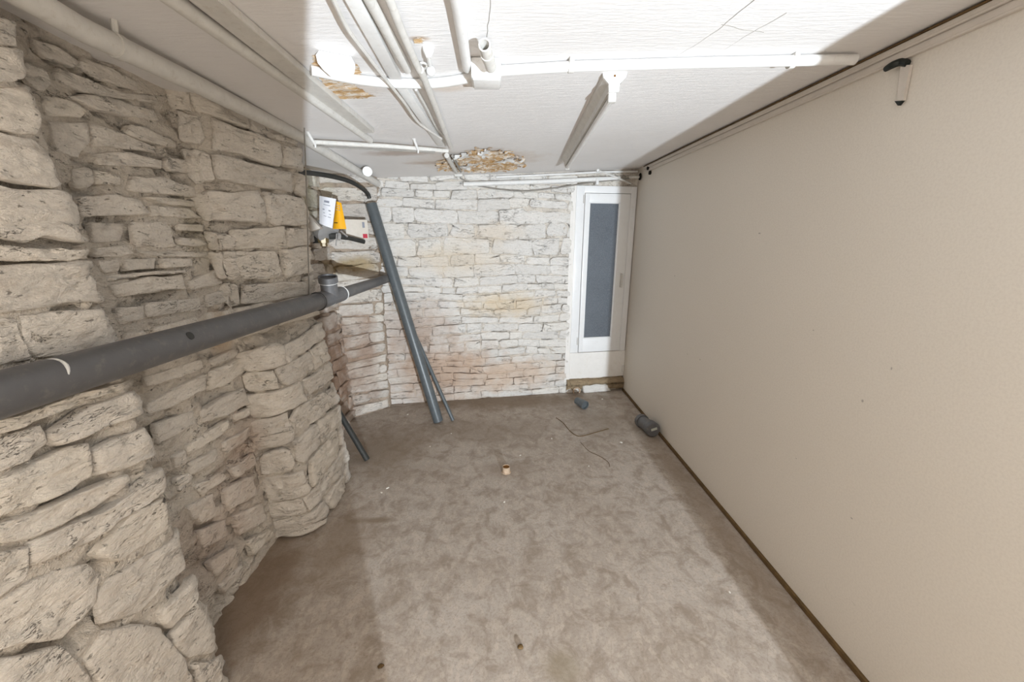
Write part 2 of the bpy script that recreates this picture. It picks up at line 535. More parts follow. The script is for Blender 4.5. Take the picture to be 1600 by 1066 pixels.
def peel_mat():
    t = NT('bare_fibreboard', 0.85, 0.15)
    n1 = t.noise(14, 6, 0.7, t.mapping((1, 3, 1)), 0.8)
    c = t.ramp(n1, [(0.30, (0.24, 0.12, 0.045)), (0.40, (0.52, 0.30, 0.12)), (0.49, (0.62, 0.43, 0.24)), (0.56, (0.80, 0.73, 0.65))])
    return t.done(c, t.bump(n1, 0.7, 0.012))


def glass_mat():
    t = NT('dark_obscured_glass', 0.32, 0.5)
    n1 = t.noise(150, 4, 0.7)
    n2 = t.noise(3, 4, 0.6)
    c = t.mix(t.ramp(n1, [(0.35, 0.0), (0.65, 1.0)]), (0.075, 0.088, 0.105), (0.155, 0.172, 0.195))
    c = t.mix(t.ramp(n2, [(0.4, 0.0), (0.7, 0.4)]), c, (0.16, 0.18, 0.205))
    return t.done(c, t.bump(n1, 0.3, 0.003))


M_ceiling = ceiling_mat()
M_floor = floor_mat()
M_board = board_mat()
M_peel = peel_mat()
M_glass = glass_mat()
M_trunk = paint_mat('beige_trunking', (0.66, 0.60, 0.535), 0.5, 0.35, 0.05, (0.45, 0.38, 0.32), 0.3, 12, 0.05)


# ------------------------------------------------------------------ walls made of stones
class Surf:
    """wall surface swept along a plan polyline; levels = [(z, [(x, y), ...]), ...] with equal point counts"""
    def __init__(self, levels, flip=1):
        self.z = [l[0] for l in levels]
        self.p = [[Vector((a, b, 0)) for a, b in l[1]] for l in levels]
        L = [0.0]
        for a, b in zip(self.p[0], self.p[0][1:]):
            L.append(L[-1] + (b - a).length)
        self.L = L; self.len = L[-1]; self.flip = flip

    def at(self, s, z):
        zs = self.z
        i = 0
        while i < len(zs) - 2 and z > zs[i + 1]:
            i += 1
        t = (z - zs[i]) / (zs[i + 1] - zs[i])
        k = 0
        while k < len(self.L) - 2 and s > self.L[k + 1]:
            k += 1
        q = (s - self.L[k]) / (self.L[k + 1] - self.L[k])
        a = self.p[i][k].lerp(self.p[i][k + 1], q); b = self.p[i + 1][k].lerp(self.p[i + 1][k + 1], q)
        r = a.lerp(b, t); r.z = z
        return r

    def normal(self, s, z):
        e = 0.03
        a = self.at(s + e, z) - self.at(s - e, z); b = self.at(s, z + e) - self.at(s, z - e)
        return (a.cross(b) * self.flip).normalized()

    def pt(self, s, z, d):
        return self.at(s, z) + self.normal(s, z) * d

    def inv(self, u, v, s=None, z=1.1):
        s = self.len / 2 if s is None else s
        for _ in range(25):
            p0 = proj(self.at(s, z)); e = 1e-3
            ps = proj(self.at(s + e, z)); pz = proj(self.at(s, z + e))
            a, b, c, d = (ps[0] - p0[0]) / e, (pz[0] - p0[0]) / e, (ps[1] - p0[1]) / e, (pz[1] - p0[1]) / e
            det = a * d - b * c
            ex, ey = u - p0[0], v - p0[1]
            ds = (d * ex - b * ey) / det; dz = (a * ey - c * ex) / det
            s += max(-0.3, min(0.3, ds)); z += max(-0.3, min(0.3, dz))
            s = max(-0.6, min(self.len + 0.6, s)); z = max(-0.4, min(2.6, z))
        return s, z

    def backing(self, name, m, step=0.016, amp=0.006, z0=0.0, z1=2.21, off=0.005, pit=0.032):
        ns = max(3, int(self.len / step)); nz = int((z1 - z0) / step)
        vs = []; fs = []
        for i in range(ns + 1):
            for j in range(nz + 1):
                s = self.len * i / ns; z = z0 + (z1 - z0) * j / nz
                q = self.at(s, z)
                n1 = 0.7 * noise.noise(q * 9) + 0.6 * noise.noise(q * 24) + 0.5 * noise.noise(q * 55)
                k = noise.noise(Vector((s * 6.5, z * 10, 3.3 + len(name)))) + 0.5 * noise.noise(Vector((s * 17, z * 30, 8.1)))
                k = max(0.0, min(1.0, (k + 0.02) / 0.22))
                vs.append(self.pt(s, z, off + amp * n1 - pit * k))
        for i in range(ns):
            for j in range(nz):
                a = i * (nz + 1) + j
                fs.append((a, a + nz + 1, a + nz + 2, a + 1) if self.flip > 0 else (a, a + 1, a + nz + 2, a + nz + 1))
        return mesh_obj(name, vs, fs, m)


def chaikin(poly, w=0.22):
    out = []
    n = len(poly)
    for i in range(n):
        a, b = poly[i], poly[(i + 1) % n]
        out.append((a[0] * (1 - w) + b[0] * w, a[1] * (1 - w) + b[1] * w))
        out.append((a[0] * w + b[0] * (1 - w), a[1] * w + b[1] * (1 - w)))
    return out


def stone(surf, poly, d, m, parent, rings, seg, rough, ix=[0]):
    """one rough stone: outline in wall coordinates (s, z), standing d proud of the wall"""
    ix[0] += 1
    sd = ix[0] * 3.71
    # even out the outline
    pts = []
    n = len(poly)
    for i in range(n):
        a, b = poly[i], poly[(i + 1) % n]
        L = math.hypot(b[0] - a[0], b[1] - a[1])
        k = max(1, int(round(L / seg)))
        for j in range(k):
            t = j / k
            pts.append((a[0] * (1 - t) + b[0] * t, a[1] * (1 - t) + b[1] * t))
    pts = chaikin(pts, 0.25) if len(pts) < 9 else pts
    cx = sum(p[0] for p in pts) / len(pts); cy = sum(p[1] for p in pts) / len(pts)
    size = math.sqrt(max(1e-5, abs(sum(pts[i][0] * pts[i - 1][1] - pts[i - 1][0] * pts[i][1] for i in range(len(pts))) / 2)))
    jit = size * 0.055
    o = []
    for p in pts:
        v = Vector((p[0] / size * 2.2, p[1] / size * 2.2, sd))
        o.append((p[0] + noise.noise(v) * jit, p[1] + noise.noise(v + Vector((9, 4, 2))) * jit))
    tilt_s = rnd.uniform(-0.35, 0.35) * d; tilt_z = rnd.uniform(-0.2, 0.45) * d
    vs = []; fs = []
    N = len(o)
    prof = [(1.0, -0.5), (1.0, 0.45), (0.982, 0.82), (0.93, 1.0)] + [(0.93 * (1 - k / rings), 1.03) for k in range(1, rings)]
    for (sca, dep) in prof:
        for p in o:
            s = cx + (p[0] - cx) * sca; z = cy + (p[1] - cy) * sca
            q = Vector((s, z * 1.6, sd))
            nn = (noise.noise(q * (2.2 / max(size, 0.05))) * 0.8 + noise.noise(q * 22) * 0.6 + noise.noise(q * 48) * 0.45) * rough
            rel_s = (s - cx) / size; rel_z = (z - cy) / size
            dd = d * dep
            if dep > 0:
                dd += dep * (nn + tilt_s * rel_s + tilt_z * rel_z)
            vs.append(surf.pt(s, max(0.003, z), dd))
    q = Vector((cx, cy * 1.6, sd))
    vs.append(surf.pt(cx, max(0.003, cy), d * 1.08 + noise.noise(q * 22) * rough * 0.5))
    R = len(prof)
    for r in range(R - 1):
        for k in range(N):
            k2 = (k + 1) % N
            fs.append((r * N + k, r * N + k2, (r + 1) * N + k2, (r + 1) * N + k))
    c = len(vs) - 1
    for k in range(N):
        fs.append(((R - 1) * N + k, (R - 1) * N + (k + 1) % N, c))
    # orient by area sign
    A = sum(o[i - 1][0] * o[i][1] - o[i][0] * o[i - 1][1] for i in range(N))
    if A * surf.flip < 0:
        fs = [f[::-1] for f in fs]
    return mesh_obj('stone', vs, fs, m, parent)


def courses(surf, zb, wmin, wmax, d, m, parent, rings, seg, rough, s0=0.0, s1=None, gap=0.012, wob=0.008, skip=None, ph=0.0):
    """coursed rubble: rows between the heights zb, split at random joints"""
    s1 = surf.len if s1 is None else s1
    for i in range(len(zb) - 1):
        za, zc = zb[i], zb[i + 1]
        h = zc - za
        s = s0 - rnd.uniform(0, 0.5) * wmin
        while s < s1 - 0.02:
            w = rnd.uniform(wmin, wmax) * (0.8 + 0.35 * min(1.5, h / 0.1))
            a = max(s, s0); b = min(s + w, s1)
            if s1 - b < wmin * 0.45:
                b = s1
            if b - a > 0.03:
                g = gap * rnd.uniform(0.5, 1.3)

                def zz(sv, zv):
                    return zv + wob * math.sin(sv * 5 + zv * 9 + ph) + wob * noise.noise(Vector((sv * 4, zv * 7, ph)))
                lo = za + g * 0.5 + rnd.uniform(0, 0.12) * h * (rnd.random() < 0.4)
                hi = zc - g * 0.5 - rnd.uniform(0, 0.18) * h * (rnd.random() < 0.4)
                e = rnd.uniform(-0.2, 0.2) * h
                e2 = rnd.uniform(-0.2, 0.2) * h
                c1, c2, c3, c4 = [rnd.uniform(0.0, 0.24) * h for _ in range(4)]
                poly = [(a + g / 2, lo + c1), (a + g / 2 + c1, lo), (b - g / 2 - c2, lo), (b - g / 2 + e * 0.4, lo + c2),
                        (b - g / 2 + e * 0.6, hi - c3), (b - g / 2 - c3, hi), (a + g / 2 + c4, hi), (a + g / 2 + e2, hi - c4)]
                poly = [(x, zz(x, z)) for x, z in poly]
                mid = ((a + b) / 2, (lo + hi) / 2)
                if not (skip and skip(a, b, lo, hi)):
                    stone(surf, poly, d * rnd.uniform(0.55, 1.35), m, parent, rings, seg, rough)
            s = b
            if b >= s1:
                break


def px_stones(surf, polys, d, m, parent, rings, seg, rough):
    for poly in polys:
        q = [surf.inv(u, v) for u, v in poly]
        stone(surf, q, d * rnd.uniform(0.7, 1.3), m, parent, rings, seg, rough)


# ------------------------------------------------------------------ floor, ceiling, flat walls
XR = 1.335
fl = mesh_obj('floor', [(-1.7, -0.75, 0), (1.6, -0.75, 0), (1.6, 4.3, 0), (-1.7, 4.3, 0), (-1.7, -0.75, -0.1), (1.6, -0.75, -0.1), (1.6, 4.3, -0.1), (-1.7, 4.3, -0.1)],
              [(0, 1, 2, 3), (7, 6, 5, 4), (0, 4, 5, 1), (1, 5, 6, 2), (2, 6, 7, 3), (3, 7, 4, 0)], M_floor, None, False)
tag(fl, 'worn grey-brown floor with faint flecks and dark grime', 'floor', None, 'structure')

vs = []; fs = []
NX, NY = 40, 60
for i in range(NX + 1):
    for j in range(NY + 1):
        x = -1.7 + 3.3 * i / NX; y = -0.75 + 5.05 * j / NY
        vs.append((x, y, cz(x, y) + 0.002 * noise.noise(Vector((x * 2, y * 2, 0)))))
for i in range(NX):
    for j in range(NY):
        a = i * (NY + 1) + j
        fs.append((a, a + 1, a + NY + 2, a + NY + 1))
ceil = mesh_obj('ceiling', vs, fs, M_ceiling)
tag(ceil, 'white painted ceiling with brush marks and flaking patches', 'ceiling', None, 'structure')

wr = MB().box((XR + 0.06, 1.75, 1.12), (1, 0, 0), (0, 1, 0), (0, 0, 1), 0.06, 2.5, 1.12).build('wall_right', M_board, None, False)
tag(wr, 'flat beige painted board wall with small scuffs', 'wall', None, 'structure')
# the wall behind the camera with its doorway
wf = MB()
wf.box((-0.6525, -0.68, 1.1), (1, 0, 0), (0, 1, 0), (0, 0, 1), 1.0475, 0.07, 1.1)
wf.box((1.345, -0.68, 1.1), (1, 0, 0), (0, 1, 0), (0, 0, 1), 0.265, 0.07, 1.1)
wf.box((0.75, -0.68, 2.12), (1, 0, 0), (0, 1, 0), (0, 0, 1), 0.35, 0.07, 0.08)
wf = wf.build('wall_front', M_plaster, None, False)
tag(wf, 'plastered wall behind the viewer with a narrow doorway', 'wall', None, 'structure')

# ------------------------------------------------------------------ left side: near pier, recess, far pier, far bay, corner
S_near = Surf([(0.0, [(-1.0, -0.7), (-1.0, 0.6), (-1.0, 1.06), (-1.03, 1.10), (-1.24, 1.13)]),
               (1.1, [(-1.06, -0.7), (-1.06, 0.6), (-1.06, 1.07), (-1.09, 1.11), (-1.27, 1.14)]),
               (2.21, [(-1.125, -0.7), (-1.125, 0.6), (-1.125, 1.07), (-1.15, 1.11), (-1.32, 1.14)])], 1)
S_near.flip = -1 if S_near.normal(0.5, 1).x < 0 else 1
w_near = S_near.backing('wall_left_front', M_mortar_near)
tag(w_near, 'pale limewashed wall of very large stones, its edge standing forward nearest the viewer', 'wall', None, 'structure')
NEAR = [
    [(-40, 20), (5, 28), (22, 62), (14, 72), (-40, 66)],
    [(-20, 72), (20, 74), (31, 90), (28, 108), (12, 128), (-20, 130)],
    [(-20, 137), (40, 131), (55, 150), (62, 175), (47, 210), (20, 208), (-20, 198)],
    [(-20, 206), (45, 218), (88, 236), (104, 270), (103, 291), (75, 295), (45, 290), (-20, 278)],
    [(-20, 287), (45, 297), (94, 303), (113, 340), (132, 366), (125, 382), (60, 370), (38, 380), (-20, 370)],
    [(-20, 384), (40, 388), (100, 390), (126, 390), (134, 402), (100, 408), (-20, 407)],
    [(-20, 416), (60, 412), (135, 406), (150, 425), (163, 455), (160, 475), (100, 472), (60, 480), (-20, 490)],
    [(25, 494), (100, 486), (165, 480), (178, 490), (181, 533), (94, 558), (50, 562), (32, 535)],
    [(-20, 500), (20, 498), (26, 530), (42, 562), (-20, 575)],
    [(-20, 660), (100, 618), (203, 585), (206, 596), (195, 604), (100, 632), (-20, 682)],
    [(72, 674), (130, 634), (190, 614), (218, 612), (226, 640), (180, 660), (84, 696), (70, 690)],
    [(-20, 690), (60, 662), (68, 692), (40, 720), (-20, 745)],
    [(140, 705), (180, 682), (228, 660), (240, 680), (243, 702), (232, 715), (190, 730), (142, 746)],
    [(-20, 755), (40, 727), (84, 704), (130, 692), (136, 747), (100, 767), (40, 792), (-20, 812)],
    [(35, 851), (142, 803), (200, 767), (235, 738), (258, 728), (264, 755), (225, 785), (170, 820), (132, 850), (40, 885)],
    [(-20, 822), (60, 795), (120, 770), (190, 742), (200, 752), (140, 795), (40, 842), (-20, 848)],
    [(165, 837), (210, 797), (250, 775), (278, 768), (282, 800), (258, 828), (225, 850), (180, 878), (140, 866)],
    [(160, 907), (205, 882), (253, 850), (288, 824), (294, 840), (285, 890), (240, 933), (210, 958), (152, 975), (150, 930)],
    [(38, 914), (90, 892), (130, 882), (148, 902), (145, 940), (90, 1000), (-20, 1022), (-20, 950)],
    [(-20, 865), (28, 855), (32, 890), (28, 908), (-20, 940)],
    [(240, 957), (285, 917), (312, 896), (317, 918), (290, 950), (260, 984), (242, 972)],
    [(264, 990), (295, 957), (325, 924), (330, 955), (345, 1000), (338, 1028), (290, 1028), (264, 1010)],
    [(155, 985), (200, 972), (243, 978), (258, 1002), (285, 1038), (300, 1085), (160, 1085), (122, 1032)],
    [(-20, 1035), (88, 1008), (115, 1038), (152, 1085), (-20, 1100)],
    [(296, 1036), (340, 1032), (352, 1010), (372, 1085), (308, 1090)],
]
px_stones(S_near, NEAR, 0.017, M_stone_near, w_near, 9, 0.024, 0.012)

S_rec = Surf([(0.0, [(-1.21, 0.95), (-1.21, 1.9)]), (1.1, [(-1.235, 0.95), (-1.235, 1.9)]), (2.21, [(-1.315, 0.95), (-1.315, 1.9)])], 1)
S_rec.flip = -1 if S_rec.normal(0.3, 1).x < 0 else 1
w_rec = S_rec.backing('wall_left_middle', M_mortar_near)
tag(w_rec, 'recessed stretch of limewashed rubble wall between the two stone piers', 'wall', None, 'structure')
REC = [
    [(40, 60), (80, 72), (120, 98), (110, 106), (60, 88)], [(125, 88), (180, 112), (215, 130), (210, 142), (150, 125), (120, 105)],
    [(32, 98), (62, 108), (80, 130), (60, 145), (35, 125)], [(85, 108), (140, 132), (215, 150), (262, 152), (258, 163), (215, 158), (120, 145), (80, 124)],
    [(100, 150), (160, 150), (235, 175), (246, 190), (195, 182), (140, 172)], [(60, 150), (95, 155), (130, 172), (120, 185), (66, 180)],
    [(195, 194), (228, 202), (272, 222), (271, 232), (228, 224), (188, 208)], [(70, 190), (125, 192), (132, 222), (120, 248), (84, 236)],
    [(138, 192), (180, 206), (240, 230), (245, 240), (190, 232), (140, 228)],
    [(140, 240), (200, 238), (250, 252), (248, 264), (205, 260), (150, 258)], [(256, 245), (288, 250), (291, 272), (262, 268), (252, 258)],
    [(108, 262), (136, 262), (140, 290), (116, 298), (106, 280)],
    [(140, 266), (180, 275), (184, 290), (142, 288)], [(198, 278), (250, 277), (300, 292), (303, 308), (230, 304), (195, 297)],
    [(118, 306), (170, 303), (212, 315), (228, 335), (190, 338), (122, 338)], [(230, 322), (290, 325), (312, 342), (270, 340), (230, 337)],
    [(218, 308), (270, 310), (305, 316), (300, 324), (240, 318)],
    [(134, 348), (190, 350), (185, 378), (140, 380)], [(200, 346), (262, 347), (272, 388), (206, 386)],
    [(275, 350), (317, 352), (314, 362), (276, 360)], [(276, 372), (305, 373), (320, 382), (305, 387), (276, 383)],
    [(140, 388), (190, 384), (205, 396), (180, 402), (144, 402)], [(212, 394), (270, 393), (320, 395), (316, 402), (240, 401)],
    [(145, 408), (182, 405), (183, 424), (156, 428)], [(190, 405), (240, 404), (240, 420), (190, 424)], [(246, 404), (299, 404), (296, 417), (244, 420)],
    [(165, 447), (225, 433), (280, 430), (286, 452), (230, 458), (178, 465)], [(290, 440), (338, 419), (348, 434), (342, 444), (294, 454)],
    [(160, 432), (215, 426), (280, 422), (284, 427), (220, 431), (164, 441)],
    [(222, 474), (308, 465), (312, 484), (226, 497)], [(172, 482), (217, 478), (219, 499), (182, 509)], [(316, 462), (352, 452), (356, 472), (318, 480)],
    [(187, 521), (218, 517), (222, 526), (188, 537)], [(235, 512), (300, 496), (310, 506), (236, 523)], [(318, 490), (360, 484), (366, 500), (320, 502)],
    [(222, 590), (270, 574), (312, 562), (316, 575), (270, 592), (228, 604)], [(225, 632), (265, 607), (315, 584), (316, 608), (270, 632), (229, 652)],
    [(322, 582), (372, 558), (376, 580), (346, 603), (327, 610)], [(322, 565), (360, 545), (374, 548), (366, 556), (330, 572)],
    [(236, 662), (300, 642), (304, 662), (270, 680), (243, 694)], [(309, 642), (345, 620), (374, 606), (386, 630), (350, 650), (311, 660)],
    [(285, 696), (350, 657), (355, 669), (310, 700), (290, 712)], [(362, 649), (386, 636), (384, 650), (363, 660)],
    [(344, 691), (386, 667), (381, 686), (347, 711)], [(262, 713), (284, 702), (287, 725), (267, 734)], [(291, 723), (335, 700), (337, 718), (291, 744)],
    [(300, 760), (340, 737), (349, 746), (310, 774)], [(357, 734), (393, 708), (399, 725), (366, 748)], [(285, 791), (328, 771), (334, 799), (296, 814)],
    [(347, 766), (389, 742), (398, 774), (352, 798)], [(306, 830), (348, 812), (351, 839), (313, 858)], [(361, 806), (403, 786), (413, 810), (371, 838)],
    [(321, 880), (364, 852), (369, 870), (331, 903)], [(381, 846), (418, 826), (428, 834), (391, 868)], [(339, 914), (374, 882), (379, 895), (346, 928)],
    [(270, 748), (292, 738), (296, 756), (275, 770)], [(300, 800), (340, 790), (342, 804), (305, 820)],
]
px_stones(S_rec, REC, 0.015, M_stone_near, w_rec, 4, 0.028, 0.009)


def pier_level(z, xr, xc, xf):
    return (z, [(xr - 0.02, 1.80), (xr + 0.02, 1.815), (xc - 0.05, 1.835), (xc - 0.015, 1.855), (xc, 1.90), (xc * 0.5 + xf * 0.5 + 0.012, 2.15), (xf, 2.36), (xf - 0.03, 2.41), (-1.36, 2.44)])


S_pier = Surf([pier_level(0.0, -1.21, -1.01, -1.035), pier_level(0.5, -1.222, -1.07, -1.045), pier_level(1.06, -1.235, -1.11, -1.085),
               pier_level(1.12, -1.24, -1.185, -1.105), pier_level(2.21, -1.315, -1.20, -1.085)], 1)
S_pier.flip = -1 if S_pier.normal(0.55, 0.6).x < 0 else 1
w_pier = S_pier.backing('wall_left_pier', M_mortar_near, 0.016, 0.006)
tag(w_pier, 'limewashed stone pier with a stepped foot, beside the gas fitting', 'wall', None, 'structure')
courses(S_pier, [0.0, 0.13, 0.24, 0.40, 0.54, 0.70, 0.84, 0.96, 1.075], 0.15, 0.32, 0.020, M_stone_near, w_pier, 6, 0.026, 0.017, 0.02, S_pier.len - 0.06, 0.008, 0.014, None, 1.0)
courses(S_pier, [1.11, 1.26, 1.38, 1.53, 1.63, 1.80, 1.93, 2.06, 2.17], 0.18, 0.42, 0.022, M_stone_near, w_pier, 6, 0.026, 0.017, 0.02, S_pier.len - 0.06, 0.008, 0.012, None, 2.0)

S_bay = Surf([(0.0, [(-1.33, 2.40), (-1.31, 3.32)]), (2.21, [(-1.40, 2.40), (-1.39, 3.32)])], 1)
S_bay.flip = -1 if S_bay.normal(0.3, 1).x < 0 else 1
w_bay = S_bay.backing('wall_left_rear', M_mortar_corner, 0.02, 0.008)
tag(w_bay, 'brown stained rubble wall in the gap behind the stone pier', 'wall', None, 'structure')
courses(S_bay, [0.0, 0.12, 0.25, 0.36, 0.5, 0.61, 0.74, 0.86, 1.0, 1.13, 1.27, 1.4, 1.52, 1.66, 1.78, 1.93, 2.06, 2.15], 0.2, 0.4, 0.016, M_stone_corner, w_bay, 3, 0.04, 0.009, 0, None, 0.02, 0.01)

S_ret = Surf([(0.0, [(-1.33, 3.27), (-1.05, 3.50), (-1.045, 3.60)]), (1.1, [(-1.36, 3.27), (-1.035, 3.50), (-1.03, 3.60)]), (2.21, [(-1.40, 3.27), (-1.0, 3.50), (-0.99, 3.60)])], 1)
S_ret.flip = -1 if S_ret.normal(0.15, 1).y > 0 else 1
w_ret = S_ret.backing('wall_corner', M_mortar_corner, 0.016, 0.006, 0.0, 2.21, 0.006, 0.02)
tag(w_ret, 'slanting strip of stained stones filling the rear corner', 'wall', None, 'structure')
courses(S_ret, [0.0, 0.10, 0.20, 0.29, 0.37, 0.47, 0.55, 0.65, 0.74, 0.84, 0.93, 1.04, 1.15, 1.24, 1.35, 1.47, 1.6, 1.72, 1.86, 1.98, 2.10], 0.13, 0.4, 0.015, M_stone_corner, w_ret, 4, 0.026, 0.012, 0.02, S_ret.len - 0.1, 0.007, 0.016)

# ------------------------------------------------------------------ rear wall
BW1 = BW0 + Vector((1, BWK, 0)) * 2.42
S_back = Surf([(0.0, [(BW0.x - 0.05, BW0.y - 0.05 * BWK), (BW1.x, BW1.y)]), (2.21, [(BW0.x - 0.05, BW0.y - 0.05 * BWK), (BW1.x, BW1.y)])], 1)
S_back.flip = -1 if S_back.normal(1, 1).y > 0 else 1
rows_px = [268, 284, 297, 311, 327, 350, 373, 398, 414, 432, 446, 457, 470, 481, 494, 507, 521, 534, 547, 559, 571, 582, 592, 603, 613, 624]
zrow = sorted(max(0.0, B(740, y).z) for y in rows_px)
zrow[0] = 0.0
DX0 = B(893, 400).x      # the doorway starts here


def s_of_x(x):
    return (x - (BW0.x - 0.05)) * math.sqrt(1 + BWK ** 2)


w_back = S_back.backing('wall_back', M_mortar_back, 0.016, 0.004, 0.0, 2.21, 0.003, 0.022)
tag(w_back, 'whitewashed rear wall of thin coursed stones, stained brown near the floor', 'wall', None, 'structure')
S_END = s_of_x(DX0)
courses(S_back, zrow, 0.12, 0.34, 0.0125, M_stone_back, w_back, 4, 0.026, 0.008, 0.03, S_END, 0.006, 0.013, None, 3.0)
# stones of the foot of the wall below the door
for poly, mm, dd in [([(884, 606), (905, 602), (907, 618), (884, 622)], M_stone_back, 0.02), ([(909, 600), (935, 596), (950, 600), (952, 612), (930, 616), (909, 617)], M_stone_back, 0.05)]:
    stone(S_back, [S_back.inv(u, v) for u, v in poly], dd, mm, w_back, 4, 0.03, 0.004)

# ------------------------------------------------------------------ glazed door in the rear wall
BA = Vector((1, BWK, 0)).normalized()        # along the rear wall
UZ = Vector((0, 0, 1))


def bpx(x, z, off=0.0):
    p = BW0 + Vector((1, BWK, 0)) * (x - BW0.x) + BWN * off
    return Vector((p.x, p.y, z))


def bbox(mb, x0, x1, z0, z1, o0, o1, bev=0.0):
    c = bpx((x0 + x1) / 2, (z0 + z1) / 2, (o0 + o1) / 2)
    k = math.sqrt(1 + BWK ** 2)
    return mb.box(c, BA, BWN, UZ, (x1 - x0) / 2 * k, (o1 - o0) / 2, (z1 - z0) / 2, bev)


XD0, XD1 = B(895, 420).x, 1.325
XL0, XL1 = B(908, 420).x, 1.262
XG0, XG1 = B(915, 420).x, B(960, 420).x
ZF0, ZF1 = B(930, 549).z, B(940, 291).z
ZL1 = B(940, 303).z
ZG0, ZG1 = B(932, 527).z, B(940, 317).z
door = empty('door_1', bpx(1.0, 0.17), 'narrow white glazed door with dark frosted pane in the rear corner', 'door')
door['kind'] = 'structure'
f = MB()
bbox(f, XD0, XL0 - 0.004, ZF0, ZF1, -0.02, 0.022, 0.004)
bbox(f, XL1 + 0.004, XD1, ZF0, ZF1, -0.02, 0.022, 0.004)
bbox(f, XL0 - 0.006, XL1 + 0.006, ZL1 + 0.004, ZF1, -0.02, 0.022, 0.004)
frame = put(f.build('door_frame', M_pvc_white), door)
f = MB()
bbox(f, XL0, XG0, ZF0 + 0.005, ZL1, -0.02, 0.030, 0.005)
bbox(f, XG1, XL1, ZF0 + 0.005, ZL1, -0.02, 0.030, 0.005)
bbox(f, XG0 - 0.003, XG1 + 0.003, ZG1, ZL1, -0.02, 0.030, 0.005)
bbox(f, XG0 - 0.003, XG1 + 0.003, ZF0 + 0.005, ZG0, -0.02, 0.030, 0.005)
leaf = put(f.build('door_leaf', M_pvc_white), door)
f = MB(); bbox(f, XG0 - 0.004, XG1 + 0.004, ZG0 - 0.004, ZG1 + 0.004, 0.004, 0.010)
put(f.build('pane', M_glass, None, False), door)
f = MB()
bbox(f, XG0 - 0.001, XG0 + 0.007, ZG0, ZG1, 0.008, 0.024); bbox(f, XG1 - 0.007, XG1 + 0.001, ZG0, ZG1, 0.008, 0.024)
bbox(f, XG0, XG1, ZG0 - 0.001, ZG0 + 0.007, 0.008, 0.024); bbox(f, XG0, XG1, ZG1 - 0.007, ZG1 + 0.001, 0.008, 0.024)
put(f.build('glazing_bead', M_pvc_white), door)
for za, zb_ in ((B(906, 318).z, B(906, 305).z), (B(899, 538).z, B(899, 527).z)):
    f = MB(); p = bpx(XL0 - 0.012, (za + zb_) / 2, 0.028)
    f.tube([p - UZ * (zb_ - za) / 2, p + UZ * (zb_ - za) / 2], 0.007, 10)
    put(f.build('hinge', M_white_dirty), door)
f = MB(); zt, zb_ = B(967, 429).z, B(966, 447).z; xh = (XG1 + XL1) / 2 + 0.01
bbox(f, xh - 0.011, xh + 0.011, zb_ - 0.01, zt + 0.015, 0.03, 0.036, 0.002)
f.tube([bpx(xh, zt, 0.03), bpx(xh, zt, 0.058)], 0.008, 10)
f.tube([bpx(xh, zt + 0.006, 0.056), bpx(xh, zb_ - 0.01, 0.056)], 0.008, 10)
put(f.build('handle', M_white_dirty), door)

f = MB(); bbox(f, XD0 + 0.0, XD1 + 0.01, B(930, 589).z, ZF0 - 0.003, -0.02, 0.017, 0.003)
pl = f.build('trim_1', M_plaster)
tag(pl, 'plain white plastered panel below the glazed door', 'panel', None, 'structure')
f = MB(); bbox(f, DX0 - 0.03, XD0 + 0.006, 0.12, 2.12, -0.02, 0.012, 0.003)
pj = f.build('trim_2', M_plaster)
tag(pj, 'narrow white plaster strip between the rear stones and the door frame', 'trim', None, 'structure')
# crumbling ledge under the panel
vs = []; fs = []
nx, nk = 26, 7
z_a = B(920, 592).z
for i in range(nx + 1):
    x = DX0 - 0.01 + (1.33 - DX0 + 0.01) * i / nx
    for k in range(nk + 1):
        t = k / nk
        o = [-0.01, 0.035, 0.055, 0.06, 0.06, 0.055, 0.05, -0.01][k]; z = [z_a + 0.01, z_a, z_a - 0.02, z_a - 0.05, 0.10, 0.06, 0.03, 0.0][k]
        if x < 1.16 and k >= 4:
            o -= 0.03
        q = Vector((x * 9, z * 9, o * 9))
        vs.append(bpx(x, max(0.001, z + 0.012 * noise.noise(q * 1.7)), o + 0.016 * noise.noise(q * 2.1 + Vector((3, 3, 3)))))
for i in range(nx):
    for k in range(nk):
        a = i * (nk + 1) + k
        fs.append((a, a + 1, a + nk + 2, a + nk + 1))
ledge = mesh_obj('trim_3', vs, fs, M_sill)
tag(ledge, 'crumbling brown mortar ledge below the white door panel', 'ledge', None, 'structure')

# brown strip along the foot of the board wall
f = MB(); f.box((XR - 0.006, 1.65, 0.012), (1, 0, 0), (0, 1, 0), (0, 0, 1), 0.008, 2.18, 0.011, 0.002)
bb = f.build('baseboard_right', M_brown)
tag(bb, 'thin dark brown strip along the foot of the beige wall', 'baseboard', None, 'structure')

# ------------------------------------------------------------------ flaking patches of the ceiling
def inside(x, y, poly):
    c = False
    for i in range(len(poly)):
        (x1, y1), (x2, y2) = poly[i - 1], poly[i]
        if (y1 > y) != (y2 > y) and x < (x2 - x1) * (y - y1) / (y2 - y1) + x1:
            c = not c
    return c


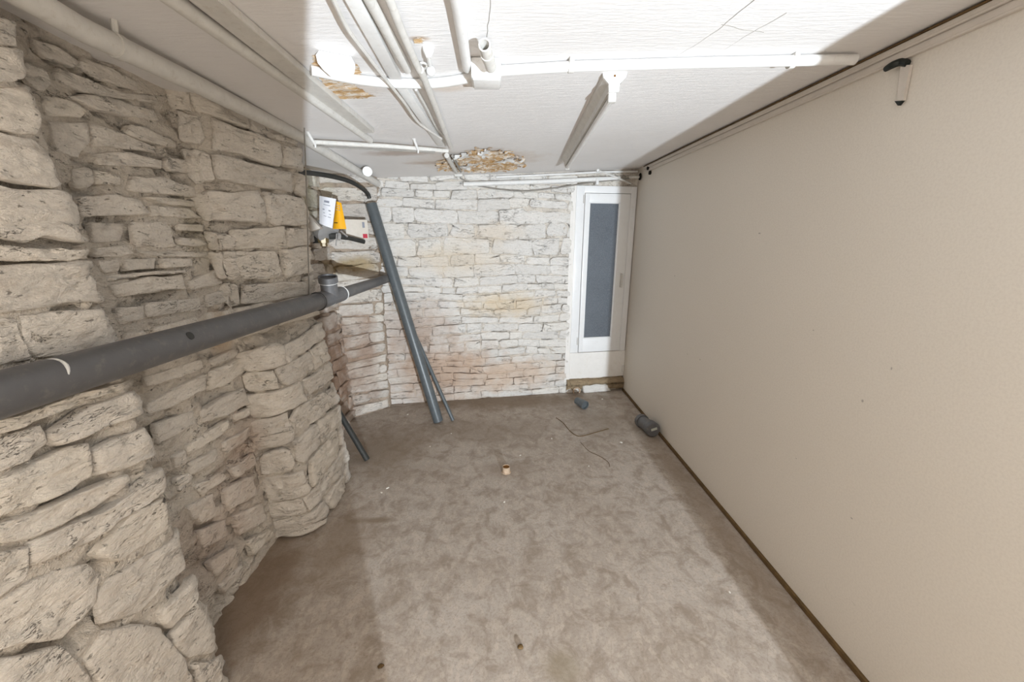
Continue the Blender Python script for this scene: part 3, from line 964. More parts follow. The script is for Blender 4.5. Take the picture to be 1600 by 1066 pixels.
def patch(px, m, step=0.012, relief=0.012, edge=0.035, name='bare_patch', base=0.003, sd=0.0):
    """ragged flaked area with real relief, hugging the ceiling"""
    poly = [(p.x, p.y) for p in (C(u, v, 0.004) for u, v in px)]
    x0, x1 = min(p[0] for p in poly) - edge, max(p[0] for p in poly) + edge
    y0, y1 = min(p[1] for p in poly) - edge, max(p[1] for p in poly) + edge
    nx, ny = int((x1 - x0) / step) + 1, int((y1 - y0) / step) + 1
    idx = {}; vs = []; fs = []

    def vid(i, j):
        if (i, j) not in idx:
            x, y = x0 + i * step, y0 + j * step
            q = Vector((x * 14, y * 26, sd))
            h = max(0.0, noise.noise(q) + 0.5 * noise.noise(q * 2.7))
            jx = noise.noise(Vector((x * 90, y * 90, 1))) * step * 0.45; jy = noise.noise(Vector((x * 90, y * 90, 7))) * step * 0.45
            idx[(i, j)] = len(vs)
            vs.append((x + jx, y + jy, cz(x, y) - base - relief * h))
        return idx[(i, j)]
    for i in range(nx):
        for j in range(ny):
            x, y = x0 + (i + 0.5) * step, y0 + (j + 0.5) * step
            wx = x + edge * (noise.noise(Vector((x * 20, y * 20, sd))) + 0.5 * noise.noise(Vector((x * 50, y * 50, sd))))
            wy = y + edge * (noise.noise(Vector((x * 20, y * 20, sd + 9))) + 0.5 * noise.noise(Vector((x * 50, y * 50, sd + 5))))
            if inside(wx, wy, poly):
                fs.append((vid(i, j), vid(i, j + 1), vid(i + 1, j + 1), vid(i + 1, j)))
    return mesh_obj(name, vs, fs, m, ceil)


patch([(500, 121), (516, 119), (530, 122), (546, 128), (560, 136), (585, 151), (560, 154), (533, 155), (519, 146), (508, 136)], M_peel, 0.008, 0.008, 0.014)
patch([(680, 258), (700, 247), (718, 242), (742, 233), (762, 232), (795, 238), (808, 244), (822, 252), (812, 260), (790, 266), (765, 269), (740, 268), (712, 268), (690, 267)], M_peel, 0.014, 0.03, 0.07)
patch([(488, 88), (500, 84), (503, 96), (500, 110), (492, 104)], M_peel, 0.006, 0.004, 0.008)
patch([(551, 98), (558, 100), (566, 118), (552, 116)], M_peel, 0.006, 0.004, 0.008)
patch([(648, 61), (660, 58), (668, 62), (660, 68), (650, 66)], M_peel, 0.006, 0.004, 0.01)
for k, px in enumerate(([(700, 247), (716, 240), (738, 236), (732, 244), (712, 250)], [(748, 240), (758, 230), (768, 234), (758, 247)], [(775, 252), (795, 246), (815, 246), (800, 252)],
                        [(716, 260), (734, 253), (750, 252), (744, 258), (724, 263)])):
    patch(px, M_white, 0.012, 0.03, 0.04, 'paint_flake', 0.012, 3.0 + k)
# hairline cracks in the ceiling paint
for px in ([(1190, -10), (1160, 15), (1128, 42), (1090, 68), (1048, 92)], [(1230, 20), (1175, 50), (1140, 72), (1108, 90)], [(764, -5), (765, 20), (762, 40), (761, 62)], [(1128, 38), (1160, 46), (1200, 52)]):
    q = []
    for (u0, v0), (u1, v1) in zip(px, px[1:]):
        for k in range(5):
            t_ = k / 5
            p = C(u0 + (u1 - u0) * t_, v0 + (v1 - v0) * t_, 0.0)
            q.append(p + Vector((noise.noise(p * 25), noise.noise(p * 25 + Vector((3, 1, 2))), 0)) * 0.006)
    o = MB().tube(q, 0.0011, 5).build('crack', M_wire); o.parent = ceil
# the flap of peeled paint hanging straight down beside the trunking
p_top = C(524, 84, 0.002)
n_f = Vector((CAM[0] + 0.9, CAM[1] - 1.5, 0.9)) - p_top
n_f.z = 0; n_f.normalize()
ux = Vector((-n_f.y, n_f.x, 0))
if ux.x < 0: ux = -ux
vs = []; fs = []
outline = [(-0.050, 0.0), (-0.062, 0.02), (-0.060, 0.05), (-0.045, 0.072), (-0.022, 0.092), (0.0, 0.098), (0.03, 0.09), (0.052, 0.062), (0.058, 0.03), (0.05, 0.0)]
for side in (0, 1):
    for (a, b) in outline:
        vs.append(p_top + ux * a * 0.98 - UZ * b * 0.9 + n_f * (0.03 * math.sin(b * 24) + 0.012 * math.cos(a * 30) - 0.002 * side))
n = len(outline)
fs = [tuple(range(n)), tuple(range(n, 2 * n))[::-1]] + [(k, n + k, n + (k + 1) % n, (k + 1) % n) for k in range(n)]
flap = mesh_obj('paint_flap', vs, fs, M_pvc_white, ceil, False)

# ------------------------------------------------------------------ pipes, conduits and trunking under the ceiling
def run(name, px, drop, r, m, label, cat, smooth=0, n=12, group=None, hollow=0.0, pts=None):
    q = pts or [C(u, v, drop) for u, v in px]
    o = MB().tube(q, r, n, True, smooth, hollow).build(name, m)
    return tag(o, label, cat, group)


def strip(name, px, w, h, m, label, cat, drop0=0.001, group=None, bev=0.003, lid=False):
    """rectangular trunking along a straight line on the ceiling"""
    a, b = C(*px[0], drop0 + h / 2), C(*px[1], drop0 + h / 2)
    d = (b - a); L = d.length; d.normalize()
    side = d.cross(UZ).normalized(); up = side.cross(d)
    o = MB().box((a + b) / 2, d, side, up, L / 2, w / 2, h / 2, bev)
    if lid:
        e = empty(name, (a + b) / 2, label, cat, group)
        put(o.build('channel', m), e)
        put(MB().box((a + b) / 2 - up * (h / 2), d, side, up, L / 2 - 0.001, w / 2 - 0.003, 0.0015).build('cover', m), e)
        return e
    o = o.build(name, m)
    return tag(o, label, cat, group)


# 1 thick pipe in the angle of the wall and ceiling
qa = P(-90, -80, 0, -1.075); qb = P(130, 47, 0, -1.075); qc = P(300, 128, 0, -1.072); qd = P(470, 214, 0, -1.06); qe = P(590, 287, 1, 3.50)
pipe = empty('pipe', qc, 'thickest white painted pipe running under the ceiling above the stone piers', 'pipe')
put(MB().tube([qa, qb, qc, qd, qe], [0.031, 0.031, 0.031, 0.030, 0.027], 16, True).build('tube', M_white_dirty), pipe)
for (u, v) in ((182, 72), (478, 218)):
    c = P(u, v, 0, -1.072)
    d = (qd - qb).normalized()
    put(MB().tube([c - d * 0.012, c + d * 0.012], 0.034, 16).tube([c, Vector((c.x + 0.01, c.y, cz(c.x, c.y) + 0.005))], 0.008, 8).build('pipe_clip', M_white_dirty), pipe)
# capped stub next to its far end
a = C(574, 268, 0.05); d = (Vector((0.3, -0.9, -0.1))).normalized()
st = empty('capped_pipe_stub', a, 'short white capped pipe stub at the far end of the thickest pipe', 'pipe')
put(MB().tube([a - d * 0.28, a], 0.028, 14).build('tube', M_white_dirty), st)
put(MB().tube([a - d * 0.02, a + d * 0.006], 0.034, 14).build('cap', M_white), st)

# 2 pipe and trunking side by side
run('pipe', [(243, -20), (578, 219)], 0.024, [0.021, 0.019], M_white_dirty, 'slim white pipe beside the wide trunking, ending at the thin cross rail', 'pipe')
strip('cable_trunking', [(290, -30), (574, 204)], 0.075, 0.022, M_white_dirty, 'wide flat white cable trunking ending above the thin cross rail', 'trunking', lid=True)

# 3 loose cable and the bundle
run('cable', [(512, -20), (525, 8), (545, 48), (575, 88), (600, 121), (632, 161), (652, 190), (672, 205), (690, 217)], 0.047, 0.006, M_white_dirty, 'thin grey cable sagging loosely left of the conduits', 'cable', 5, 8)
strip('cable_trunking', [(541, -25), (618, 120)], 0.042, 0.02, M_white, 'flat white trunking in the middle of the bundle, its nearer length', 'trunking')
strip('cable_trunking', [(627, 134), (690, 226)], 0.042, 0.02, M_white, 'flat white trunking beyond the curved cross pipe, its farther length', 'trunking')
run('conduit', [(564, -25), (580, 4), (636, 108)], 0.018, 0.0155, M_white_dirty, 'open-ended white conduit beside the flat trunking of the bundle', 'conduit', 0, 14, None, 0.75)
run('conduit', [(596, -25), (608, -2), (628, 50), (654, 108), (664, 126), (704, 230)], 0.054, [0.0115, 0.0115, 0.0115, 0.012, 0.013, 0.014], M_white_dirty, 'longest white conduit on the outer edge of the bundle', 'conduit', 3)
run('cable', [(650, 140), (668, 172), (680, 196), (692, 214), (697, 222)], 0.016, 0.006, M_white_dirty, 'short cable tucked between the two conduits of the bundle', 'cable', 4, 8)
run('conduit', [(698, 243), (713, 269)], 0.03, 0.016, M_white_dirty, 'last short conduit of the bundle meeting the rear wall', 'conduit')
run('conduit', [(707, 244), (720, 268)], 0.022, 0.009, M_wire, 'thin grey conduit hugging the last short one at the rear wall', 'conduit')
# thin cross rail
rail = empty('rail_pipe', C(560, 228, 0.03), 'thin white cross rail under the ceiling near the rear wall', 'pipe')
put(MB().tube([C(488, 222, 0.035), C(600, 228, 0.035), (C(700, 236, 0.035))], 0.012, 10).build('tube', M_white_dirty), rail)
put(MB().tube([C(490, 228, 0.05), C(600, 234, 0.05), (C(680, 238, 0.05))], 0.005, 8).build('wire', M_wire), rail)
for (u, v) in ((492, 222), (653, 231)):
    c = C(u, v, 0.035); t_ = Vector((c.x - 0.01, c.y - 0.06, cz(c.x, c.y - 0.06)))
    put(MB().tube([t_, c - UZ * 0.014, c - UZ * 0.03], [0.009, 0.006, 0.004], 8).build('hanger', M_white), rail)

# 4 pipe joining the junction box from the front
run('pipe', [(709, -20), (714, 2), (730, 106)], 0.02, [0.017, 0.017, 0.017], M_white, 'straight white pipe coming towards the junction box from the front', 'pipe', 0, 14)
# 5 long cross pipe to the board wall
cp = empty('pipe', C(1000, 100, 0.02), 'long white cross pipe from the junction box to the beige wall', 'pipe')
put(MB().tube([C(776, 111, 0.022), C(892, 104, 0.022), C(1100, 98, 0.022), C(1336, 93, 0.022)], 0.017, 14).build('tube', M_white), cp)
for (u, v) in ((892, 104), (1237, 97)):
    c = C(u, v, 0.022)
    put(MB().tube([c - Vector((0.009, 0, 0)), c + Vector((0.009, 0, 0))], 0.0205, 14).box(c + Vector((0, 0.0, 0.014)), (1, 0, 0), (0, 1, 0), UZ, 0.008, 0.026, 0.007).build('pipe_clip', M_white_dirty), cp)
# 6 curved cross pipe the other way
run('pipe', [(746, 118), (722, 124), (690, 129), (650, 131), (600, 129), (550, 123), (486, 110)], 0.020, 0.017, M_white, 'curved white cross pipe between junction box and wide trunking', 'pipe', 4, 12)
# 7 junction box
c = C(760, 115, 0.035)
jb = empty('junction_box', c + Vector((0, 0, 0.03)), 'square white junction box with an open pipe stub under the ceiling', 'box')
put(MB().box(c, (1, 0, 0), (0, 1, 0), UZ, 0.052, 0.052, 0.032, 0.008).build('box_body', M_white), jb)
put(MB().box(c - UZ * 0.032, (1, 0, 0), (0, 1, 0), UZ, 0.046, 0.046, 0.004, 0.003).build('lid', M_white), jb)
a = C(767, 105, 0.065); b = C(757, 70, 0.062)
put(MB().tube([a, b], 0.018, 14, True, 0, 0.78).build('pipe_stub', M_white_dirty), jb)
put(MB().tube([a.lerp(b, 0.42), a.lerp(b, 0.62)], 0.0205, 14).build('stub_collar', M_white_dirty), jb)
# 8 ceiling hook
c0 = C(669, 74, 0.0); e = empty('ceiling_hook', c0, 'small white cup hook in the ceiling beside the bundle', 'hook')
put(MB().tube([c0, c0 - UZ * 0.012, c0 - UZ * 0.03], [0.02, 0.018, 0.008], 12).build('cup', M_white), e)
c1 = C(672, 103, 0.03)
put(MB().tube([c0 - UZ * 0.025, c1], 0.006, 8).build('stem', M_white), e)
put(MB().ball(C(673, 111, 0.025), 0.017, 12).build('knob', M_white), e)
put(MB().tube([C(660 + 7 * math.cos(k * 0.55), 103 + 5 * math.sin(k * 0.55), 0.022) for k in range(12)], 0.004, 6).build('ring', M_white_dirty), e)

# 9 fluorescent batten
pa = C(961, 113, 0.0); pb = C(886, 246, 0.0)
d = (pb - pa).normalized(); side = d.cross(UZ).normalized()
if side.x < 0: side = -side
up = side.cross(d)
if up.z < 0: up = -up
bt = empty('lamp_batten', (pa + pb) / 2, 'narrow white fluorescent batten on the ceiling near the beige wall', 'lamp')
prof = [(-0.044, 0.0), (0.044, 0.0), (0.040, 0.016), (0.020, 0.036), (0.018, 0.062), (-0.018, 0.062), (-0.020, 0.036), (-0.040, 0.016)]
put(MB().prism([pa + d * 0.012 + side * x - up * y for x, y in prof], (pb - pa) - d * 0.024).build('housing', M_white_dirty, None, True, 20), bt)
for q in (pa, pb - d * 0.014):
    put(MB().prism([q + side * x * 1.06 - up * (y * 1.05) for x, y in prof], d * 0.014).build('end_cap', M_white, None, True, 20), bt)
put(MB().tube([pa + d * 0.05 - up * 0.078, pb - d * 0.05 - up * 0.078], 0.013, 12).build('tube', M_white), bt)
for q in (pa + d * 0.035, pb - d * 0.035):
    put(MB().box(q - up * 0.073, d, side, up, 0.013, 0.015, 0.020, 0.003).build('lamp_holder', M_white_dirty), bt)
q = pa - up * 0.012
put(MB().tube([q - d * 0.003, q + d * 0.004], 0.004, 8).build('screw', M_rust), bt)

# 10 pipes along the top of the rear wall
run('conduit', None, 0, 0.009, M_white, 'topmost thin white conduit along the rear wall under the ceiling', 'conduit', pts=[B(775, 277, 0.03), B(880, 272, 0.03), B(935, 269, 0.03), B(996, 268, 0.03)])
run('pipe', None, 0, 0.020, M_white, 'white pipe along the top of the rear wall above the sagging cable', 'pipe', pts=[B(724, 288, 0.04), B(850, 284, 0.04), B(935, 280, 0.04), B(968, 279, 0.04)])
run('cable', None, 0, 0.006, M_wire, 'dark cable sagging across the rear wall above the door', 'cable', 4, 8, pts=[B(718, 278, 0.03), B(742, 289, 0.03), B(768, 294, 0.03), B(800, 298, 0.03), B(830, 298, 0.03), B(880, 292, 0.035), B(935, 284, 0.05), B(985, 279, 0.05)])
run('cable', None, 0, 0.0075, M_white_dirty, 'pale cable dropping slantwise to the corner above the door', 'cable', pts=[B(936, 267, 0.075), B(960, 276, 0.075), B(986, 287, 0.06)], smooth=3, n=8)
run('pipe', None, 0, 0.012, M_white_dirty, 'stubby pale pipe poking out of the beige wall by the door', 'pipe', 0, 12, pts=[B(984, 277, 0.065), B(1003, 276.5, 0.065)])
for (u, v0, v1, lab) in ((933, 261, 269, 'upper white clip holding the conduits above the door'), (932, 279, 289, 'lower white clip holding the cable above the door')):
    a, b = B(u, v0, 0.04), B(u, v1, 0.04)
    o = MB().box((a + b) / 2, BA, BWN, UZ, 0.012, 0.028, (a - b).length / 2, 0.003).build('pipe_clip', M_white)
    tag(o, lab, 'clip')
c = B(716, 271, 0.03)
o = MB().box(c, BA, BWN, UZ, 0.035, 0.03, 0.03, 0.008).tube([c - UZ * 0.02, c - UZ * 0.05], 0.014, 8).build('pipe_fitting', M_white_dirty)
tag(o, 'small grey-white fitting where the bundle meets the rear wall', 'fitting')

# 11 trunking along the top of the board wall
def wall_strip(name, z0, z1, th, y0, y1, label):
    e = empty(name, (XR, (y0 + y1) / 2, z0), label, 'trunking')
    c = Vector((XR - th / 2, (y0 + y1) / 2, (z0 + z1) / 2))
    put(MB().box(c, (1, 0, 0), (0, 1, 0), UZ, th / 2, (y1 - y0) / 2, (z1 - z0) / 2, 0.003).build('channel', M_trunk), e)
    put(MB().box(c - Vector((th / 2, 0, 0)), (1, 0, 0), (0, 1, 0), UZ, 0.0016, (y1 - y0) / 2 - 0.002, (z1 - z0) / 2 - 0.006).build('cover', M_trunk), e)
    return e


zt1, zt2, zt3 = P(1337, 91, 0, XR - 0.02).z, P(1337, 112, 0, XR - 0.02).z, P(1337, 127, 0, XR - 0.01).z
wide_t = wall_strip('cable_trunking', zt2 + 0.0005, min(zt1, H - 0.014), 0.020, -0.58, 3.70, 'wide beige trunking along the top of the beige wall')
put(MB().box((XR - 0.010, 1.56, min(zt1, H - 0.014) + 0.004), (1, 0, 0), (0, 1, 0), UZ, 0.011, 2.14, 0.003).build('gap_shade', M_brown, None, False), wide_t)  # dark strip put in as the shade of the gap under the ceiling
wall_strip('cable_trunking', zt3 + 0.002, zt2 - 0.0005, 0.014, -0.58, 3.66, 'thin beige trunking just below the wide one on the beige wall')
for (u, v) in ((1016, 263), (1017, 270)):
    p = P(u, v, 0, XR)
    o = MB().tube([p + Vector((-0.027 if v < 265 else -0.0165, 0, 0)), p + Vector((0.02, 0, 0))], 0.016 if v > 265 else 0.015, 6)
    o = o.build('cable_hole', M_hole, None)
    put(o, wr) if False else None
    o.parent = wr
p = P(1000, 276, 0, XR - 0.01)
o = MB().ball(p, 0.045, 10, (0.1, 0.9, 0.7)).build('cable_hole', M_hole); o.parent = wr

# 12 peg with white strip on the board wall
hk = empty('wall_hook', P(1407, 100, 0, XR), 'black hook holding a white plastic strip on the beige wall', 'hook')
X_ = XR - 0.012
put(MB().tube([P(1384, 108, 0, X_ - 0.012), P(1396, 101, 0, X_ - 0.012), P(1408, 97, 0, X_), P(1418, 99, 0, X_)], [0.009, 0.012, 0.012, 0.010], 8, True, 3).build('hook', M_black), hk)
quad = [P(1407, 103, 0, X_), P(1422, 101, 0, X_), P(1411, 157, 0, X_), P(1401, 157, 0, X_)]
put(MB().prism(quad, (0.010, 0, 0)).build('strip', M_trunk, None, True, 20), hk)
tri = [P(1397.5, 158, 0, X_), P(1409, 157.5, 0, X_), P(1402.5, 165, 0, X_)]
put(MB().prism(tri, (0.011, 0, 0)).build('tip', M_black, None, False), hk)

# small white box on the board wall near the rear corner
p = P(973, 574, 0, XR)
o = empty('wall_socket', P(973, 578, 0, XR), 'tiny white cable box low on the beige wall by the door', 'socket')
put(MB().box(p + Vector((-0.012, 0, 0)), (1, 0, 0), (0, 1, 0), UZ, 0.012, 0.05, 0.035, 0.005).build('body', M_white_dirty), o)
put(MB().box(p + Vector((-0.025, 0, 0)), (1, 0, 0), (0, 1, 0), UZ, 0.002, 0.035, 0.022, 0.001).build('cover', M_white), o)
put(MB().tube([p + Vector((-0.008, 0.02, 0.03)), p + Vector((-0.008, 0.10, 0.5)), p + Vector((-0.008, 0.16, 1.2))], 0.004, 6).build('cord', M_white_dirty), o)

# ------------------------------------------------------------------ drain pipe with tee
XP = -1.0
d1 = P(-70, 636, 0, XP); d2 = P(0, 617, 0, XP); d3 = P(250, 545, 0, XP); d4 = P(497, 471, 0, XP)
dd_ = (d4 - d2).normalized()
dr = empty('drain_pipe', d3, 'big grey plastic drain pipe sloping across the stone piers', 'pipe')
put(MB().tube([d2 - dd_ * 0.7, d4], 0.047, 24).build('tube', M_grey_pvc), dr)
t_end = P(534, 459, 1, d4.y + 0.20)
far = P(606, 435, 1, 3.50)
put(MB().tube([d4 - dd_ * 0.01, t_end], [0.050, 0.044], 20).build('tee_body', M_grey_pvc), dr)
b0 = d4.lerp(t_end, 0.5); b1 = P(513, 440, 1, b0.y - 0.02); b2 = P(514, 432, 1, b0.y - 0.025)
bd = (b1 - b0).normalized()
br = put(MB().tube([b0, b1], 0.046, 20).build('branch', M_grey_pvc), dr)
put(MB().tube([b1 - bd * 0.004, b1 + bd * 0.03], 0.052, 20, True, 0, 0.86).build('branch_socket', M_grey_pvc), dr)
put(MB().tube([b1 - bd * 0.007, b1 - bd * 0.002], 0.0515, 20).build('sealant_ring', M_glue), dr)
put(MB().tube([t_end, far], 0.036, 20).build('outlet_tube', M_grey_pvc), dr)
fd = (far - t_end).normalized()
put(MB().tube([t_end - fd * 0.006, t_end + fd * 0.012], [0.0455, 0.040], 20).build('sealant_ring', M_glue), dr)
put(MB().tube([d4 - dd_ * 0.012, d4 - dd_ * 0.002], 0.0525, 20).build('rubber_ring', M_dark), dr)
put(MB().tube([d4 + dd_ * 0.004, d4 + dd_ * 0.011], 0.0515, 20).build('sealant_ring', M_glue), dr)
mid = d4.lerp(t_end, 0.42)
put(MB().tube([mid - fd * 0.002, mid + fd * 0.002], 0.0485, 20).build('sealant_ring', M_glue), dr)
# sealant smear near the left edge: an open arc on the camera side
c = P(76, 591, 0, XP); c = d2 + dd_ * (c - d2).dot(dd_)
a_ = (Vector(CAM) - c); a_ = (a_ - dd_ * a_.dot(dd_)).normalized(); b_ = dd_.cross(a_)
if b_.z < 0: b_ = -b_
arc = [c + dd_ * (0.012 * math.sin(k * 0.3)) + (a_ * math.cos(t) + b_ * math.sin(t)) * 0.0465 for k, t in enumerate([0.0 + 0.16 * i for i in range(9)])]
put(MB().tube(arc, [0.0015, 0.003, 0.004, 0.0045, 0.004, 0.0035, 0.003, 0.002, 0.001], 6).build('sealant_smear', M_glue), dr)
c = P(277, 530, 0, XP); c = d2 + dd_ * (c - d2).dot(dd_)
cc = c + (a_ * 0.98 + b_ * 0.2).normalized() * 0.0462
nn = (cc - c).normalized()
put(MB().tube([cc - nn * 0.004, cc + nn * 0.0016], 0.013, 12).build('round_plug', M_dark), dr)
# pipe bracket behind the drain pipe on the far pier
# hanging wire
a = C(475, 182, 0.0); a = P(475, 184, 1, 2.28); b = P(483, 462, 1, 2.28)
o = MB().tube([Vector((a.x, a.y, cz(a.x, a.y) + 0.003)), a, a.lerp(b, 0.5) + Vector((0.003, 0, 0)), b], 0.0035, 6).build('hanging_wire', M_wire)
tag(o, 'thin wire hanging from the ceiling down to the drain pipe', 'wire')

# ------------------------------------------------------------------ gas fitting in the far bay
YG = 3.02
mt = empty('gas_regulator', P(510, 378, 1, YG), 'steel and brass gas fitting with a dark outlet pipe in the rear corner', 'gas fitting')
c = P(511, 362, 1, YG)
ax = Vector((0.75, -0.45, -0.5)).normalized()
put(MB().tube([c - ax * 0.06, c - ax * 0.045, c + ax * 0.02, c + ax * 0.03], [0.07, 0.085, 0.085, 0.06], 18).build('steel_body', M_steel), mt)
c2 = P(505, 373, 1, YG)
put(MB().tube([c2 + UZ * 0.03, c2 - UZ * 0.03], [0.042, 0.038], 8).tube([c2 - UZ * 0.03, c2 - UZ * 0.055], 0.026, 8).build('brass_nut', M_brass), mt)
put(MB().tube([P(484, 371, 1, YG + 0.05), c2], 0.022, 10).build('inlet_pipe', M_dark), mt)
put(MB().tube([P(483, 378, 1, YG + 0.04), P(503, 378, 1, YG)], 0.010, 8).build('lower_pipe', M_dark), mt)
qg = [P(514, 369, 1, YG), P(526, 369, 1, YG + 0.02), P(545, 372, 1, YG + 0.08), P(569, 378, 1, YG + 0.18)]
put(MB().tube(qg, [0.024, 0.022, 0.017, 0.017], 10).build('outlet_pipe', M_dark), mt)
put(MB().tube([qg[1], qg[1].lerp(qg[2], 0.25)], 0.029, 8).build('union_nut', M_steel), mt)
put(MB().tube([P(526, 365, 1, YG - 0.02), P(525, 384, 1, YG - 0.02)], 0.005, 6).tube([P(532, 361, 1, YG - 0.02), P(543, 370, 1, YG - 0.02)], 0.006, 6).build('valve_lever', M_steel), mt)

brk = MB().prism([P(478, 333, 1, 2.80), P(501, 357, 1, 2.80), P(485, 362, 1, 2.80), P(478, 361, 1, 2.80)], (-0.02, 0.09, 0)).build('angle_bracket', M_trunk, None, False)
tag(brk, 'pale triangular bracket sticking out from behind the stone pier', 'bracket')


def card(name, px, y, m, label, cat, bend=0.0, th=0.002, marks=()):
    e = empty(name, P(*px[0], 1, y), label, cat)
    a, b, c, d = [P(u, v, 1, y) for u, v in px]       # tl tr br bl
    N = 8; vs = []; fs = []
    for sidek in (0, 1):
        for i in range(N + 1):
            for j in range(N + 1):
                s, t = i / N, j / N
                p = a.lerp(b, s).lerp(d.lerp(c, s), t)
                vs.append(p + Vector((0, -bend * math.sin(math.pi * s) - bend * 0.5 * t + th * sidek, 0)))
    K = (N + 1) ** 2
    for i in range(N):
        for j in range(N):
            q = i * (N + 1) + j
            fs.append((q, q + 1, q + N + 2, q + N + 1)); fs.append((K + q, K + q + N + 1, K + q + N + 2, K + q + 1))
    put(mesh_obj('card', vs, fs, m), e)
    for (s0, s1, t0, t1, mm) in marks:
        q = []
        for s, t in ((s0, t0), (s1, t0), (s1, t1), (s0, t1)):
            p = a.lerp(b, s).lerp(d.lerp(c, s), t)
            q.append(p + Vector((0, -bend * math.sin(math.pi * s) - bend * 0.5 * t - 0.004, 0)))
        put(MB().prism(q, (0, 0.003, 0)).build('print', mm, None, False), e)
    return e


card('paper_tag', [(499, 306), (525, 311), (520, 357), (500, 349)], 2.92, M_paper, 'white printed paper tag hung on the gas fitting', 'tag', 0.02, 0.002,
     [(0.38, 0.68, 0.12, 0.19, M_print), (0.3, 0.8, 0.42, 0.46, M_print), (0.35, 0.75, 0.26, 0.28, M_print), (0.35, 0.85, 0.55, 0.57, M_print), (0.4, 0.85, 0.65, 0.67, M_print)])
card('yellow_tag', [(525, 314), (533, 317), (542, 358), (521, 358)], 2.94, M_yellow, 'bright yellow warning card hung on the gas fitting', 'tag', 0.02, 0.003,
     [(0.35, 0.8, 0.12, 0.15, M_print), (0.35, 0.8, 0.2, 0.23, M_print), (0.3, 0.75, 0.29, 0.32, M_print), (0.1, 0.45, 0.76, 0.79, M_black)])
bx0, bx1 = P(541, 343, 1, 3.24), P(567, 374, 1, 3.30)
mbx = empty('meter_box', P(555, 376, 1, 3.27), 'beige meter box with red mark beside the yellow card', 'box')
cb = (bx0 + bx1) / 2
u_ = Vector((0.775, 0.632, 0)); n_ = Vector((0.632, -0.775, 0))
put(MB().box(cb, u_, n_, UZ, 0.088, 0.055, abs(bx0.z - bx1.z) / 2, 0.006).build('box_body', M_beige_box), mbx)
put(MB().box(cb + n_ * 0.0555 + u_ * 0.058 - UZ * 0.05, u_, n_, UZ, 0.018, 0.001, 0.016).build('red_print', M_red, None, False), mbx)
put(MB().box(cb + n_ * 0.0555 + u_ * 0.052 + UZ * 0.035, u_, n_, UZ, 0.009, 0.001, 0.022).build('dark_print', M_print, None, False), mbx)
# black cable in the bay
run('cable', None, 0, 0.016, M_dark, 'thick black cable curving down the rear corner above the tags', 'cable', 4, 10,
    pts=[P(464, 269, 1, 2.62), P(490, 271, 1, 2.8), P(520, 276, 1, 2.95), P(545, 283, 1, 3.1), P(562, 292, 1, 3.2), P(574, 302, 1, 3.28), P(577, 310, 1, 3.3)])

# ------------------------------------------------------------------ leaning tubes
a = P(580, 319, 1, 3.37); b = FL(685, 660, 0.0); b.z = 0.012
o = MB().tube([a, b], 0.044, 24, True, 0, 0.88).build('leaning_tube', M_grey_tube)
tag(o, 'thick slate-grey plastic tube leaning in the rear corner', 'tube')
a = P(625, 470, 1, 3.46); b = FL(708, 659, 0.0); b.z = 0.012
o = MB().tube([a, b], 0.016, 12, True, 0, 0.8).build('leaning_tube', M_grey_tube)
tag(o, 'slender grey tube leaning behind the thick slate-grey one', 'tube')
a = P(527, 640, 0, -1.18); b = FL(574, 719, 0.02)
o = MB().tube([a, b], 0.021, 12, True, 0, 0.8).build('leaning_tube', M_dark)
tag(o, 'short dark tube leaning at the foot of the stone pier', 'tube')

# ------------------------------------------------------------------ things on the floor
p = FL(791, 738)
e = empty('pipe_stub', p, 'rusty cut-off pipe stub standing up from the middle of the floor', 'pipe')
put(MB().tube([p, p + UZ * 0.045], 0.027, 14, True, 0, 0.86).build('pipe_wall', M_pale_rust), e)
put(MB().tube([p + UZ * 0.02, p + UZ * 0.041], 0.024, 12).build('rust_filling', M_rust), e)
put(MB().tube([p + UZ * 0.001, p + UZ * 0.005], [0.034, 0.030], 14).build('base_ring', M_pale_rust), e)

# short grey socket near the rear wall
p = FL(909, 637); p.z = 0.043
ax = Vector((0.42, -0.85, 0.0)).normalized()
e = empty('pipe_socket', Vector((p.x, p.y, 0)), 'short grey plastic pipe socket lying near the rear wall', 'pipe')
put(MB().tube([p - ax * 0.075, p + ax * 0.01], 0.036, 18).build('tube', M_grey_tube), e)
put(MB().tube([p + ax * 0.005, p + ax * 0.05], 0.042, 18, True, 0, 0.85).build('socket', M_grey_tube), e)

# grey pipe cap against the board wall
p = FL(1013, 679); p.z = 0.062
p.x = XR - 0.02 - 0.062
ax = Vector((0.10, -0.98, 0.10)).normalized()
e = empty('capped_fitting', Vector((p.x, p.y, 0)), 'dark grey screw-capped pipe fitting lying against the beige wall', 'pipe fitting')
put(MB().tube([p - ax * 0.17, p - ax * 0.02], 0.052, 20).build('tube', M_grey_pvc), e)
put(MB().tube([p - ax * 0.02, p + ax * 0.045, p + ax * 0.052], [0.0605, 0.0605, 0.054], 20).build('cap', M_grey_pvc), e)
put(MB().tube([p - ax * 0.17, p - ax * 0.13], 0.058, 20).build('collar', M_grey_pvc), e)
up_ = (UZ - ax * UZ.dot(ax)).normalized(); sd_ = up_.cross(ax)
put(MB().box(p + ax * 0.053 + sd_ * 0.005 + up_ * 0.006, sd_ * 0.95 + up_ * 0.25, up_ * 0.95 - sd_ * 0.25, ax, 0.026, 0.010, 0.001).build('label', M_label, None, False), e)

# bent wires on the floor
def wire(px, r, label, h=0.003):
    o = MB().tube([FL(u, v, h) for u, v in px], r, 6, True, 3).build('floor_wire', M_brown)
    return tag(o, label, 'wire')


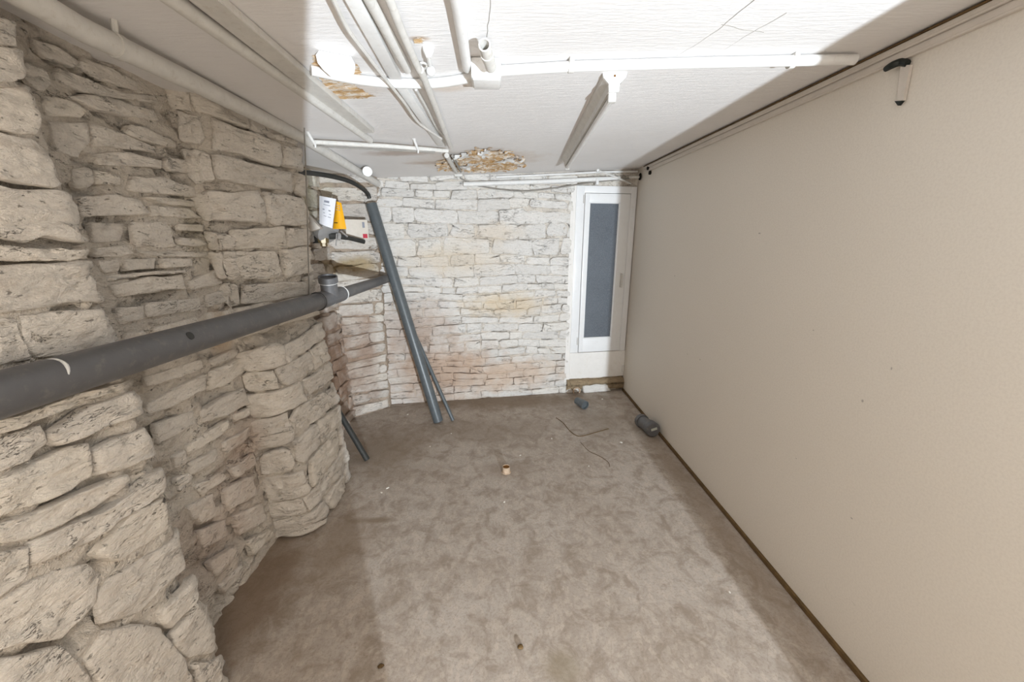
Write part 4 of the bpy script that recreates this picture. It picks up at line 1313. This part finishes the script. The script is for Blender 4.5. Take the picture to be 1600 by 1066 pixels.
wire([(869, 653), (880, 661), (890, 673), (901, 681), (912, 681), (930, 676), (951, 670)], 0.0028, 'bent brown wire lying on the floor before the pipe socket')
wire([(907, 691), (920, 705), (935, 712), (950, 722), (953, 730)], 0.0016, 'thin straight wire lying on the floor nearer than the bent one')
# cut ring of pipe at the foot of the rear wall
c = B(901, 611, 0.035); 
o = MB()
ring = [c + BA * 0.036 * math.cos(t) + UZ * 0.036 * math.sin(t) for t in [2 * math.pi * k / 20 for k in range(21)]]
o.tube(ring, 0.009, 8, False)
o = o.build('pipe_ring', M_pale_rust)
tag(o, 'brownish round pipe ring set in the foot of the rear wall', 'pipe')

# chips of paint and plaster
chips = [(862, 686, 'largest pale chip on the floor between the bent wire and the rusty stub'), (971, 692, 'pale chip on the floor just before the capped fitting'),
         (813, 712, 'sliver of white paint on the floor right beside the rusty stub'), (637, 648, 'pale chip on the floor beside the foot of the corner stones'),
         (672, 698, 'white chip lying alone in front of the thick leaning tube'), (606, 763, 'bright white chip among scrape marks near the stone pier foot'),
         (596, 770, 'smaller of two white chips near the stone pier foot'), (920, 729, 'pale chip on the floor before the thin straight wire'),
         (788, 785, 'tiny white chip on the floor in front of the rusty stub'), (941, 624, 'small white chip near the white foot stone under the door'),
         (705, 678, 'white chip on the floor by the foot of the slender tube'), (1140, 926, 'white chip on the front part of the floor near the beige wall')]
for k, (u, v, lab) in enumerate(chips):
    p = FL(u, v); s = rnd.uniform(0.005, 0.010)
    ang = rnd.uniform(0, 3.1)
    a = Vector((math.cos(ang), math.sin(ang), 0)); b = Vector((-a.y, a.x, 0))
    pts = [p + UZ * 0.0005 + a * s * math.cos(t) * rnd.uniform(0.7, 1.4) + b * s * math.sin(t) * rnd.uniform(0.4, 0.9) for t in (0, 1.1, 2.2, 3.2, 4.2, 5.3)]
    o = MB().prism(pts, (0, 0, rnd.uniform(0.002, 0.005))).build('paint_chip', M_chip, None, False)
    tag(o, lab, 'paint chip', 'paint chips on the floor')
for (u, v, s, lab) in ((813, 1013, 0.011, 'dark crumb of dirt on the floor closest to the viewer'), (595, 1043, 0.010, 'small round brown pebble on the floor towards the front edge')):
    p = FL(u, v)
    bm_ = MB().ball(p + UZ * s * 0.6, s, 8, (1.2, 0.9, 0.6))
    for i, q in enumerate(bm_.v):
        bm_.v[i] = q + Vector((noise.noise(q * 90), noise.noise(q * 90 + Vector((4, 0, 0))), 0)) * s * 0.4
    o = bm_.build('dirt_crumb', M_brown); tag(o, lab, 'crumb')
